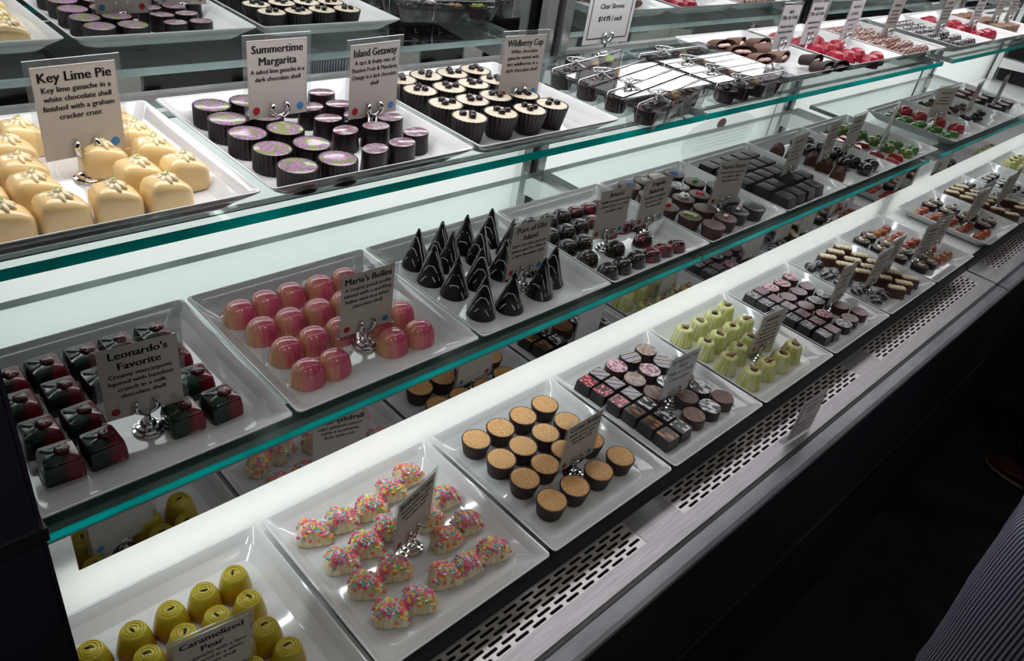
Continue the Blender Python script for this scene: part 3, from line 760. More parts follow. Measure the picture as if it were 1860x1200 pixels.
def log(m, L=.024, r=.0125, h=.020, n=9, name='ridged_log'):
    bm = bmesh.new(); rows = []
    K = 37
    for i in range(K):
        x = -L + 2 * L * i / (K - 1); s = 1 + .05 * math.cos(i / (K - 1) * n * 2 * PI)
        e = .82 if i in (0, K - 1) else 1
        rows.append([bm.verts.new((x, r * s * e * math.cos(a), max(0, h * s * e * math.sin(a)))) for a in [PI * k / 10 for k in range(11)]])
    for a, b in zip(rows, rows[1:]):
        for k in range(10): bm.faces.new((a[k], a[k + 1], b[k + 1], b[k]))
        bm.faces.new((a[0], b[0], b[10], a[10]))
    bm.faces.new(rows[0]); bm.faces.new(rows[-1])
    return one(name, mesh(bm, 60), m)
place('M7', [[(-62, 74), (-60, 38)], [(-22, 8), (-30, -26)], [(-48, -66)]], [log(M['milk'], .022, .015, .022, 6)], 'ridged milk chocolate log', 'chocolate', 'ridged milk logs', 'log and ball plate', base=.3)
place('M7', [[(30, 76), (66, 72)], [(58, 34), (20, 40)], [(74, 0), (36, -2)], [(24, -44), (64, -46)], [(86, -78), (46, -82)]],
      [one('dark_ball', solid([(.62, 0), (.9, .004), (1, .010), (.95, .016), (.78, .021), (.45, .0245), (0, .0255)], .0172, None, 2, 36, smooth=70), M['dark_gloss'])], 'round dark truffle ball', 'chocolate', 'dark truffle balls', 'log and ball plate')
place('M8', [[(-14, 84), (34, 84), (78, 80)], [(14, 46), (58, 44)], [(36, 4), (82, 6)], [(26, -38), (74, -36)], [(42, -78), (86, -76)]],
      [one('green_jelly', solid([(.9, 0), (1, .003), (.95, .010), (.7, .0155), (0, .017)], .0225, .0160, 2, 36, smooth=70), M['green_jelly']), one('green_jelly', solid([(.9, 0), (1, .003), (.95, .011), (.7, .016), (0, .0175)], .0205, .0175, 2, 36, smooth=70), M['green_jelly2'])],
      ['glossy green fruit jelly', 'olive green fruit jelly'], 'fruit jelly', 'green fruit jellies', 'green jelly plate', yaw=.7)
def tri():
    bm = bmesh.new(); q = [(-.020, -.016), (.020, -.016), (0, .020)]
    a = [bm.verts.new((x, y, 0)) for x, y in q]; b = [bm.verts.new((x * .86, y * .86, .011)) for x, y in q]
    bm.faces.new(a); bm.faces.new(b)
    for k in range(3): bm.faces.new((a[k], a[(k + 1) % 3], b[(k + 1) % 3], b[k]))
    bmesh.ops.bevel(bm, geom=bm.edges[:], offset=.0025, segments=2, affect='EDGES')
    return [one('red_triangle', mesh(bm, 40), M['red_tri'])]
place('M8', [[(-74, 84)], [(-68, 44), (-32, 48)], [(-64, 4), (-22, 6)], [(-54, -42)], [(-60, -82), (-10, -76)]], tri(), 'glossy dark red triangle', 'chocolate', 'red triangles', 'green jelly plate', yaw=1.2)
place('M9', [[(56, 80)], [(52, 36)], [(62, -12)], [(66, -62)]], [one('red_jelly_dome', solid(dome(.022, 8, .6), .023, .021, 2, 36, smooth=70), M['red_jelly'])], 'large red jelly dome', 'fruit jelly', 'red jelly domes', 'red dome plate')
place('M9', [[(-62, 82), (-12, 82)], [(-58, 46), (-14, 44)], [(-54, 8), (-12, 6)], [(-48, -30), (-8, -32)], [(-40, -70), (4, -74)]], [one('green_jelly_leaf', solid([(.9, 0), (1, .003), (.9, .009), (.5, .013), (0, .0135)], .020, .0155, 2, 32, smooth=70), M['green_jelly'])], 'green jelly leaf', 'fruit jelly', 'green jelly leaves', 'red dome plate', yaw=.8)
def cluster(seed):
    random.seed(seed); bm = bmesh.new()
    for k in range(6): lump(bm, (random.uniform(-.012, .012), random.uniform(-.010, .010), .006 + random.uniform(0, .010)), .009, .008, .006, random.random() * 3, .12)
    for v in bm.verts: v.co.z = max(0, v.co.z)
    return one('dark_cluster', mesh(bm, 50), M['dark'])
place('M10', [[(-70, 70), (-10, 74), (56, 72)], [(-64, 16), (0, 18), (62, 14)], [(-58, -44), (6, -50), (66, -46)]], [cluster(3), cluster(4)], 'rough dark cluster', 'chocolate', 'dark clusters', 'far cluster plate', yaw=2)
place('M11', [[(-60, 70), (0, 72), (60, 70)], [(-60, 20), (0, 18), (60, 16)], [(-56, -40), (4, -44), (62, -42)]], [cup('pink_topped_cup', M['dark'], M['pink_print'], .017, .0195, .02, 26, .03, .0005), cup('grey_topped_cup', M['dark'], M['grey_print'], .017, .0195, .02, 26, .03, .0005)], ['pink topped dark cup', 'grey topped dark cup'], 'chocolate', 'far printed cups', 'farthest middle plate', yaw=3)

# ---- bottom deck
def pear():
    t = thing('pear_truffle', (0, 0, -5))
    bm = solid_bm([(.97, 0), (1, .002), (.975, .008), (.88, .017), (.77, .0255), (.70, .0295), (.62, .0318), (.55, .0324), (.52, .0316), (.47, .0330), (.40, .0334), (.37, .0324), (.31, .0337), (.22, .0339), (.19, .0330), (.1, .0338), (0, .0338)], .0182, None, 2, 40)
    part('body', mesh(bm, 50), M['pear'], t)
    part('stem_mark', mesh(lump(bmesh.new(), (.0015, -.0005, .0335), .0040, .0014, .0012, .6, .12), 60), M['dark'], t)
    return [t]
place('B1', [[(-80, 64), (-41, 61), (-5, 62), (31, 62), (66, 64)], [(-78, 28), (-41, 27), (-6, 29), (29, 28), (62, 26)], [(-76, -10), (-40, -10), (32, -12), (60, -12)], [(-74, -52), (-38, -52), (28, -44), (66, -46)]],
      pear(), 'yellow-green pear truffle', 'chocolate', 'pear truffles', 'pear plate', yaw=3)

def birthday(seed):
    random.seed(seed)
    t = thing('birthday_cake_truffle', (0, 0, -5))
    H = .031
    def hgt(x): return 1 - .55 * max(0, min(1, (x + .012) / .034))
    bm = solid_bm([(.96, 0), (1.02, .001), (1, .006), (.95, .014), (.86, .022), (.70, .0275), (.45, .0302), (0, H)], 0.0202, .0128, 3.6, 44, (22, .012), fz=lambda z: 1 if z < .02 else 0)
    for v in bm.verts: v.co.z *= hgt(v.co.x)
    part('body', mesh(bm, 60), M['white_drip'], t)
    bm = bmesh.new(); cols = ['pink', 'orange', 'yellow', 'teal', 'white', 'violet', 'green', 'pink', 'pink', 'orange', 'yellow', 'yellow', 'teal']
    names = ['pink', 'orange', 'yellow', 'teal', 'white', 'violet', 'green']
    prof = [(.90, .018), (.86, .022), (.70, .0275), (.45, .0302), (0, .031)]
    for k in range(190):
        u = random.random() ** .6 * .97; th = random.random() * 2 * PI
        zz = None
        for (s0, z0), (s1, z1) in zip(prof, prof[1:]):
            if s1 <= u <= s0: q = (s0 - u) / (s0 - s1); zz = z0 + (z1 - z0) * q
        if zz is None:
            zz = random.uniform(.010, .018); u = 1.0
            if random.random() > .45: continue
        cx, sy = ring_pt(th, 3.6)
        x, y = .0202 * u * cx, .0128 * u * sy
        z = zz * hgt(x)
        n = Vector((x / .0205 ** 2 * .012 + .35, y / .0125 ** 2 * .012, .6 + (zz - .018) * 60)).normalized()
        if u == 1.0: n = Vector((x / .0205 ** 2, y / .0125 ** 2, 0)).normalized()
        m = Matrix.Translation(Vector((x, y, z)) + n * .0004) @ (n + Vector((random.uniform(-.5, .5), random.uniform(-.5, .5), random.uniform(-.3, .3)))).to_track_quat('Z', 'Y').to_matrix().to_4x4()
        f0 = len(bm.faces)
        bmesh.ops.create_cone(bm, cap_ends=True, segments=8, radius1=.0026, radius2=.0024, depth=.0014, matrix=m)
        bm.faces.ensure_lookup_table(); mi = names.index(random.choice(cols))
        for f in bm.faces[f0:]: f.material_index = mi
    o = part('sprinkles', mesh(bm, 30), [M['sp_' + n] for n in names], t); o['kind'] = 'stuff'
    return t
place('B2', [[(-78, 76), (-40, 74), (0, 70), (34, 79), (70, 88)], [(-73, 24), (-38, 26), (-4, 30), (46, 16), (84, 30)], [(-71, -21), (-32, -20), (44, -22), (80, -18)], [(-70, -66), (-36, -70), (8, -62), (40, -66), (78, -70)]],
      [birthday(i) for i in (11, 12, 13, 14)], 'sprinkle-topped white chocolate wedge', 'chocolate', 'sprinkled birthday truffles', 'birthday plate', yaw=.30, base=-.32)
random.seed(21)
def creme():
    return [cup('creme_brulee_cup', M['shell'], M['gold_crust'], .0158, .0205, .0245, 26, .03, .0002)]
place('B3', [[(-71, 78), (-27, 77), (18, 77), (65, 78)], [(-69, 31), (-26, 32), (19, 32), (65, 32)], [(-68, -14), (-26, -11), (18, -9), (64, -14)], [(-66, -62), (-22, -64), (26, -64), (74, -63)]],
      creme(), 'golden topped brown cup', 'chocolate', 'golden creme brulee cups', 'creme brulee plate', yaw=3)

def sq(m_top, a=.0142, h=.019, m=None, name='printed_square'):
    t = thing(name, (0, 0, -5))
    part('body', solid([(1.06, 0), (1.06, .001), (.96, h - .001), (.93, h), (0, h)], a, a, 14, 48, smooth=30), m or M['black_choc'], t)
    part('printed_top', boxm((-a * .86, a * .86, -a * .86, a * .86, h, h + .0004)), m_top, t)
    return t
def rnd(m_top, r=.0188, h=.017, m=None, b=None, name='printed_round'):
    t = thing(name, (0, 0, -5))
    part('body', solid([(1.02, 0), (1.02, .001), (1, h * .7), (.98, h - .0008), (.95, h), (0, h)], r, b or r, 2, 40, smooth=45), m or M['shell'], t)
    part('printed_top', solid([(.94, h), (.94, h + .0003), (0, h + .0004)], r, b or r, 2, 40), m_top, t)
    return t
place('B4', [[(-78, 82), (-47, 84)], [(-76, 53), (-45, 54)], [(-74, 22), (-43, 23)], [(-72, -9), (-41, -8)], [(-71, -40), (-39, -41)], [(-72, -71), (-40, -72)]],
      [sq(M['red_dots_print']), sq(M['candy_stripe']), sq(M['orange_bars']), sq(M['white_brush'])], ['dark square with red print', 'dark square with candy stripes', 'dark square with amber bars', 'dark square with white brush print'], 'chocolate', 'printed dark squares', 'springtime plate',
      yaw=.05, pick=lambda r_, c, n: (n % 2) if r_ < 3 and not (r_ == 2 and c == 1 and False) else 2 + (n % 2))
place('B4', [[(-4, 84), (37, 88), (78, 86)], [(-6, 44), (36, 46), (76, 46)], [(-6, 4), (36, 8), (77, 6)], [(33, -34), (74, -32)], [(4, -66), (44, -70), (84, -68)]],
      [rnd(M['pink_print']), rnd(M['candy_stripe'], m=M['dark']), rnd(M['moss_print']), rnd(M['brown_scratch'], m=M['milk']), rnd(M['white_brush'], m=M['dark'])],
      ['pink marbled round', 'candy striped round', 'moss print round', 'brown scratched round', 'white brush print round'], 'chocolate', 'printed chocolate rounds', 'springtime plate', yaw=.6, pick=lambda r_, c, n: [0, 1, 2, 2, 0, 1, 3, 4, 3, 3, 4, 3, 4, 3][n])

def pist():
    out = []
    for v in range(3):
        t = thing('pistachio_cup', (0, 0, -5))
        part('body', solid([(.97, 0), (1.0, .0015), (.96, .008), (.82, .024), (.76, .0295), (.68, .0318), (.5, .0326), (0, .0328)], .0195, None, 2, 96, (20, .035), smooth=60), M['pistachio'], t)
        part('dark_dab', mesh(lump(bmesh.new(), (.001, 0, .0328), .0062, .0052, .0012, v, .15), 60), M['dark'], t)
        for k in range(2):
            a = v * 1.1 + k * 2.2
            part('nut', mesh(lump(bmesh.new(), (0, 0, 0), .0075, .0038, .0026, 0, .08), 60), M['nut'], t, (.0025 * math.cos(a), .0025 * math.sin(a), .0352 + .0008 * k), (.25, .2 * (-1) ** k, a + .6))
        out.append(t)
    return out
place('B5', [[(-73, 77), (-27, 76), (20, 76), (66, 80)], [(-73, 31), (-31, 32), (14, 33), (60, 32)], [(-74, -18), (-30, -10), (14, -8), (56, -14)], [(-74, -65), (-28, -66), (20, -68), (66, -66)]],
      pist(), 'pale green cup', 'chocolate', 'pistachio cups', 'pistachio plate', yaw=3)

place('B6', [[(-74, 82), (-42, 82)], [(-74, 52), (-42, 50)], [(-74, 22), (-42, 19)], [(-74, -9), (-42, -12)], [(-73, -40), (-41, -43)], [(-72, -72), (-40, -74)]],
      [sq(M['grey_print']), sq(M['rose_stripe'])], ['black square with grey print', 'black square with striped print'], 'chocolate', 'black printed squares', 'dark solids plate', yaw=.04)
place('B6', [[(-4, 80), (38, 78), (80, 81)], [(-3, 40), (38, 39), (79, 41)], [(-1, 2), (39, -1), (80, 3)], [(4, -37), (70, -40)], [(6, -76), (40, -74), (84, -75)]],
      [rnd(M['pink_print'], .0190, .016, b=.0165, name='printed_oval'), rnd(M['rose_stripe'], .0190, .016, b=.0165, name='printed_oval'), rnd(M['grey_print'], .0190, .016, b=.0165, name='printed_oval', m=M['dark'])],
      ['pink marbled oval', 'rose striped oval', 'grey print oval'], 'chocolate', 'printed ovals', 'dark solids plate', yaw=.4, base=-.2, pick=lambda r_, c, n: [0, 0, 0, 1, 1, 1, 1, 2, 2, 0, 1, 2, 1, 1][n])

def white_bar():
    t = thing('white_topped_bar', (0, 0, -5))
    part('body', solid([(1.0, 0), (1.0, .001), (.95, .019), (.9, .020), (0, .020)], .0195, .0125, 10, 48, smooth=35), M['milk'], t)
    bm = bmesh.new()
    for k in range(4): lump(bm, (-.0132 + k * .0088, 0, .0208), .0064, .0090, .0042, .3, .04)
    part('white_swirl', mesh(bm, 70), M['cream'], t)
    return [t]
place('B7', [[(-4, 80), (40, 82), (82, 83)], [(0, 40), (42, 41), (82, 42)], [(6, 1), (46, 3), (84, 5)], [(28, -38), (74, -40)], [(8, -78), (48, -78), (86, -77)]],
      white_bar(), 'white braided milk bar', 'chocolate', 'white topped bars', 'braided bars plate', yaw=.06, base=-.85)
def drizzle_ball(seed):
    random.seed(seed); bm = bmesh.new()
    for k in range(4): lump(bm, (random.uniform(-.006, .006), random.uniform(-.006, .006), .009 + random.uniform(-.002, .004)), .0105, .0100, .0088, 0, .05, sub=2)
    for v in bm.verts: v.co.z = max(0, v.co.z)
    return one('drizzled_ball', mesh(bm, 60), M['silver_drizzle'])
place('B7', [[(-80, 80), (-46, 80)], [(-78, 44), (-44, 44)], [(-78, 8), (-42, 6)], [(-76, -30), (-42, -32)], [(-74, -70), (-38, -72)]], [drizzle_ball(5), drizzle_ball(6)], 'lumpy dark ball with drizzle', 'chocolate', 'drizzled dark balls', 'braided bars plate', yaw=3)
random.seed(33)
def nut_round():
    t = thing('nut_round', (0, 0, -5))
    part('body', solid([(.95, 0), (.97, .001), (1, .013), (.96, .0145), (0, .0145)], .0195, None, 2, 36, smooth=45), M['dark'], t)
    part('dull_top', solid([(.93, .0145), (.93, .0149), (0, .0150)], .0195, None, 2, 36), M['brown_top'], t)
    part('cream_ring', solid([(.9, 0), (1, .002), (.8, .0042), (0, .005)], .0088, .0080, 2, 28, smooth=70), M['sugar_white'], t, (.001, -.001, .0148))
    part('hazelnut', mesh(lump(bmesh.new(), (0, 0, 0), .0052, .0050, .0046, 0, .04), 60), M['nut'], t, (.002, .0005, .0215))
    return [t]
NR = [[(-64, 82), (-20, 84)], [(-62, 38), (-18, 40)], [(-58, -10), (-14, -6)], [(-54, -60), (-8, -64)]]
place('B8', NR, nut_round(), 'dark hazelnut round', 'chocolate', 'hazelnut rounds', 'hazelnut plate', yaw=3)
EMB = [[(26, 84), (58, 80), (88, 82)], [(26, 48), (60, 46), (88, 44)], [(28, 10), (62, 8), (90, 6)], [(30, -28), (62, -32), (92, -34)], [(38, -70), (68, -72), (96, -72)]]
def red_oval(): return [one('red_oval', solid([(.95, 0), (1, .002), (.96, .009), (.80, .0125), (0, .0135)], .0148, .0110, 2, 32, smooth=60), M['ember'])]
place('B8', EMB, red_oval(), 'glossy red oval', 'chocolate', 'red ovals', 'hazelnut plate', yaw=.2, base=-.3)
place('B9', [[(14, 82), (58, 80)], [(20, 38), (64, 34)], [(26, -8), (70, -12)], [(36, -58), (80, -60)]], nut_round(), 'far hazelnut round', 'chocolate', 'far hazelnut rounds', 'plate beyond the gap', yaw=3)
place('B9', [[(-80, 80), (-52, 82), (-24, 80)], [(-78, 44), (-48, 42), (-18, 40)], [(-74, 6), (-44, 4), (-14, 2)], [(-70, -34), (-38, -36), (-8, -38)], [(-66, -76), (-34, -78), (0, -80)]], red_oval(), 'far glossy red oval', 'chocolate', 'far red ovals', 'plate beyond the gap', yaw=.2, base=-.3)
place('B10', [[(-78, 80), (-36, 80), (6, 80)], [(-76, 38), (-34, 38), (8, 38)], [(-72, -4), (-30, -4), (12, -4)], [(-68, -46), (54, -44)], [(-64, -84), (22, -84), (64, -84)]], white_bar(), 'far white topped bar', 'chocolate', 'far white topped bars', 'far bars plate', yaw=.05, base=-.85)
place('B10', [[(48, 80), (84, 78)], [(50, 42), (84, 38)], [(54, 2), (88, -2)]], [drizzle_ball(8)], 'far lumpy dark ball', 'chocolate', 'far dark balls', 'far bars plate', yaw=3)
random.seed(40)
place('B11', [[(-76, 70), (-36, 70), (4, 70), (44, 70)], [(-74, 32), (-34, 32), (6, 32), (46, 32)], [(-72, -6), (-32, -6), (8, -6)], [(-70, -48), (-28, -48), (14, -48)]], [rnd(M['grey_print'], .018, .012, b=.012, name='pale_oval', m=M['dark'])], 'thin oval with pale print', 'chocolate', 'far pale ovals', 'far oval plate', yaw=.1, base=-.4)
place('B12', [[(-70, 72), (-24, 72), (24, 72)], [(-68, 28), (-22, 28), (26, 28)], [(-66, -18), (-20, -18), (28, -18)]], pist(), 'far pale yellow cup', 'chocolate', 'far pistachio cups', 'farthest bottom plate', yaw=3)

# ---- upper shelf, right of the boxes
def fan_cup(m):
    """a fluted paper cup lying on its side, squeezed half shut, a strip of pale cream in its mouth"""
    t = thing('paper_cup', (0, 0, -5))
    bm = bmesh.new(); seg = 96; rows = []
    for (s, z) in ((.55, 0), (.60, .002), (1.0, .026), (.97, .026), (.57, .003), (0, .003)):
        if s == 0: rows.append([bm.verts.new((0, 0, z))]); continue
        rows.append([bm.verts.new((.026 * s * (1 + .035 * math.cos(24 * a)) * math.cos(a), (.0125 - .0045 * (z / .026)) * s * (1 + .035 * math.cos(24 * a)) * math.sin(a), z)) for a in [2 * PI * k / seg for k in range(seg)]])
    for r0, r1 in zip(rows, rows[1:]):
        for k in range(seg):
            if len(r1) == 1: bm.faces.new((r0[k], r1[0], r0[(k + 1) % seg]))
            else: bm.faces.new((r0[k], r1[k], r1[(k + 1) % seg], r0[(k + 1) % seg]))
    bm.faces.new(rows[0])
    t.scale = (1.25, 1.25, 1.25)
    part('fluted_paper', mesh(bm, 60), m, t, (0, 0, .0115), (R(75), 0, 0))
    part('cream_strip', mesh(lump(lump(bmesh.new(), (-.006, 0, 0), .010, .0035, .003, 0, .1), (.006, 0, 0), .010, .0035, .003, 0, .1), 60), M['pale_pink_cream'], t, (0, -.0215, .0165))
    return t
place('T4', [[(-52, 78), (-4, 76), (58, 62)], [(-40, 36), (24, 30)], [(-50, -10), (4, -14)]], [fan_cup(M['paper_brown'])], 'open brown fluted paper cup', 'paper cup', 'brown paper cups', 'paper cup plate', yaw=.5)
place('T4', [[(70, -48)], [(44, -86), (90, -90)]], [fan_cup(M['paper_dark'])], 'dark fluted paper cup', 'paper cup', 'dark paper cups', 'paper cup plate', yaw=.4)
def rasp():
    return [one('raspberry_jelly', solid([(.95, 0), (1, .004), (.92, .013), (.62, .021), (.3, .0235), (0, .024)], .0225, .0195, 2.4, 9, smooth=25), M['rasp'])]
place('T5', [[(-72, 76), (-28, 80)], [(-66, 34), (-20, 36), (28, 34)], [(-60, -6), (-8, -8), (46, -4)], [(-62, -56), (-14, -60), (36, -58)], [(60, -90), (12, -98)]], rasp(), 'red raspberry jelly', 'fruit jelly', 'raspberry jellies', 'raspberry plate', yaw=.8)
LG = [[(-78, 84), (-28, 84), (22, 84), (72, 84)], [(-76, 52), (-26, 52), (24, 52), (74, 52)], [(-74, 20), (-24, 20), (26, 20), (76, 20)], [(-72, -12), (-22, -12), (28, -12), (76, -12)], [(-70, -44), (20, -48), (68, -46)], [(-22, -82), (28, -80), (76, -80)]]
place('T6', LG, [log(M['log_lines'], .022, .0125, .017, 5, 'drizzled_log')], 'milk log with pale drizzle', 'chocolate', 'drizzled milk logs', 'milk log plate', yaw=.06)
place('T7', LG, [log(M['silver_drizzle'], .022, .0125, .017, 5, 'drizzled_log')], 'dark log with white drizzle', 'chocolate', 'drizzled dark logs', 'dark log plate', yaw=.06)
place('T8', [[(-70, 76), (-24, 80)], [(-64, 34), (-16, 36), (34, 30)], [(-56, -10), (-6, -10), (46, -6)], [(-46, -58), (6, -60), (56, -58)]], rasp(), 'far red jelly', 'fruit jelly', 'far red jellies', 'far jelly plate', yaw=.8)
place('T9', [[(-70, 70), (-10, 72), (52, 70)], [(-66, 20), (-6, 22), (56, 20)], [(-60, -36), (0, -38), (62, -40)]], [one('tan_bar', solid([(1, 0), (1, .018), (.95, .02), (0, .02)], .026, .019, 8, 40, smooth=30), M['tan_bar'])], 'tan crumbly bar', 'chocolate', 'tan bars', 'farthest upper plate', yaw=.1)

# ------------------------------------------------------------------ clear boxes tied with silver cord on the upper shelf
def text_mesh(lines, bold=0.0, shear=0.0):
    """lines: (text, size, x, y, max width) -> one flat mesh in the xz plane facing -y"""
    bm = bmesh.new()
    for s, size, x, y, wmax in lines:
        cu = bpy.data.curves.new('t', 'FONT'); cu.body = s; cu.size = size; cu.align_x = 'CENTER'; cu.resolution_u = 2; cu.shear = shear
        cu.fill_mode = 'FRONT'
        ob = bpy.data.objects.new('t', cu); COL.objects.link(ob)
        bpy.context.view_layer.update()
        me = bpy.data.meshes.new_from_object(ob.evaluated_get(bpy.context.evaluated_depsgraph_get()))
        xs = [v.co.x for v in me.vertices]
        k = 1.0
        if xs and max(xs) - min(xs) > wmax: k = wmax / (max(xs) - min(xs))
        cx = (max(xs) + min(xs)) / 2 if xs else 0
        for v in me.vertices: v.co = (x + (v.co.x - cx) * k, 0, y + v.co.y * (1 if k > .7 else .85))
        for q in ((-1, 0, 1) if bold else (0,)):
            n0 = len(bm.verts); bm.from_mesh(me); bm.verts.ensure_lookup_table()
            for v in bm.verts[n0:]: v.co.x += q * bold * size * k
        bpy.data.objects.remove(ob); bpy.data.curves.remove(cu); bpy.data.meshes.remove(me)
    me = bpy.data.meshes.new('lettering'); bm.to_mesh(me); bm.free()
    return me

def gift_box(name, x, y, rz, label, lab=False, green=False):
    L, W, H = .104, .0228, .0335
    t = thing('clear_gift_box', (x, y, ZT + .0006), rz)
    bm = solid_bm([(.86, 0), (.88, .002), (1.0, H), (1.0, H + .0006)], L, W, 22, 48)
    part('clear_box', mesh(bm, 30), M['box_clear'], t)
    part('lid_rim', boxm((-L, L, -W - .0004, -W + .0008, H - .0025, H + .0012), (-L, L, W - .0008, W + .0004, H - .0025, H + .0012), (-L - .0004, -L + .0008, -W, W, H - .0025, H + .0012), (L - .0008, L + .0004, -W, W, H - .0025, H + .0012)), M['box_clear'], t)
    for k in range(4):
        cupm = solid([(.72, 0), (.74, .001), (1, .021), (.93, .021), (.9, .0195), (0, .0195)], .0185, None, 2, 72, (22, .04), smooth=60)
        q = part('fluted_cup', cupm, M['shell'], t, (-.073 + k * .048, 0, .003))
        bm = lump(lump(bmesh.new(), (.004, .002, .0215), .008, .007, .005, 0, .2), (-.005, -.003, .021), .007, .006, .0045, 1, .2)
        part('nut_topping', mesh(bm, 60), [M['berry'], M['dark'], M['nut'], M['zest'] if green else M['shell']][k], q)
    bm = bmesh.new()
    zc = H + .0018
    tube(bm, [(-L - .001, 0, .012), (-L - .0016, 0, H), (-L, 0, zc), (L, 0, zc), (L + .0016, 0, H), (L + .001, 0, .012)], .0008, 6)
    tube(bm, [(-.05, -W * .86, .004), (-.05, -W - .001, H), (-.05, -W, zc), (-.03, W, zc), (-.03, W + .001, H), (-.03, W * .86, .004)], .0008, 6)
    part('cord', mesh(bm, 60), M['silver_cord'], t)
    bm = bmesh.new()
    for sgn in (-1, 1):
        pts = [(-.040 + sgn * .016 * math.sin(a) * (1 + .2 * math.sin(2 * a)), .010 * sgn * math.sin(a) * math.cos(a) + .006 * math.sin(a), zc + .002 + .005 * math.sin(a / 2) ** 2) for a in [PI * 2 * k / 18 for k in range(19)]]
        tube(bm, pts, .0007, 6)
        tube(bm, [(-.040, 0, zc + .002), (-.040 + sgn * .012, .006 + .004 * sgn, zc + .003), (-.040 + sgn * .030, .010 * sgn, zc + .001)], .0007, 6)
    lump(bm, (-.040, 0, zc + .002), .0026, .0022, .0018, 0, .1)
    part('bow', mesh(bm, 60), M['silver_cord'], t)
    if lab:
        lb = part('box_label', boxm((-.016, .016, -.0004, .0004, -.013, .013)), M['paper_white'], t, (.012 if lab == 1 else .030, -W - .0003, .0175), (R(-4), 0, 0))
        part('lettering', text_mesh([('Frans', .0125, 0, -.0035, .026), ('————', .006, 0, -.0105, .024)], .004, .35), M['ink_grey'], lb, (0, -.0007, 0))
    tag(t, label, 'gift box', 'clear gift boxes tied with cord')
    return t
A = R(11.5)
gift_box('a', .666, .184, A, 'clear corded box nearest the mirror, beside the wildberry plate', 0, True)
gift_box('b', .667, .133, A, 'second clear corded box from the mirror, left stack')
gift_box('c', .670, .082, A, 'third clear corded box from the mirror, left stack')
gift_box('d', .674, .031, A, 'front clear corded box with white logo label, left stack', 1)
gift_box('e', .894, .181, R(1), 'clear corded box at the back of the right stack')
gift_box('f', .895, .131, R(1), 'second clear corded box from the back, right stack')
gift_box('g', .896, .081, R(1), 'third clear corded box from the back, right stack')
gift_box('h', .897, .031, R(1), 'front clear corded box with white logo label, right stack', 2)

# ------------------------------------------------------------------ card stands
CW, CH = .069, .080
BASE_ME = solid([(1, 0), (1, .0012), (.96, .0022), (.80, .0028), (.78, .0048), (.72, .0060), (.50, .0068), (.48, .0092), (.40, .0108), (.22, .0122), (.20, .016)], .0150, None, 2, 36, smooth=35)
BASE_ME.materials.append(M['chrome'])
STEM_ME = solid([(1.1, .010), (.9, .014), (.9, .020), (1.3, .023), (0, .0245)], .0036, None, 2, 16, smooth=60); STEM_ME.materials.append(M['chrome'])
def clip_me():
    bm = bmesh.new()
    pts = [(0, 0, .0225), (.0040, -.001, .0225), (.0082, -.0024, .0265), (.0096, -.0034, .0305), (.0086, -.0036, .0345), (.0078, -.0018, .0368), (.0074, .0004, .0362), (.0074, .0004, .033)]
    tube(bm, pts, [.0026, .0026, .0030, .0028, .0023, .0019, .0015, .0010], 8)
    return mesh(bm, 60)
CLIP_ME = clip_me(); CLIP_ME.materials.append(M['chrome'])
def dot_me(): return solid([(1, 0), (1, .0002), (0, .0003)], .0040, None, 2, 24)
def scribble(rows):
    bm = bmesh.new()
    for y, h, wd in rows:
        x = -wd / 2
        while x < wd / 2 - .002:
            L = min(random.uniform(.004, .011), wd / 2 - x)
            n = max(2, int(L / .0011))
            for k in range(n):
                a = x + k * L / n; hh = h * random.uniform(.55, 1.0)
                vs = [bm.verts.new(q) for q in ((a, 0, y), (a + L / n * .72, 0, y), (a + L / n * .72, 0, y + hh), (a, 0, y + hh))]; bm.faces.new(vs)
            x += L + .0016
    me = bpy.data.meshes.new('lettering'); bm.to_mesh(me); bm.free(); return me
def card_lines(title, body):
    """title and body lines laid out from the top of the card; z measured from its lower edge"""
    out = []; z = CH - .0125
    for s in title: out.append((s, .0115, 0, z, .060)); z -= .0122
    z += .0035
    for s in body: out.append((s, .0066, 0, z, .0625)); z -= .0078
    return out
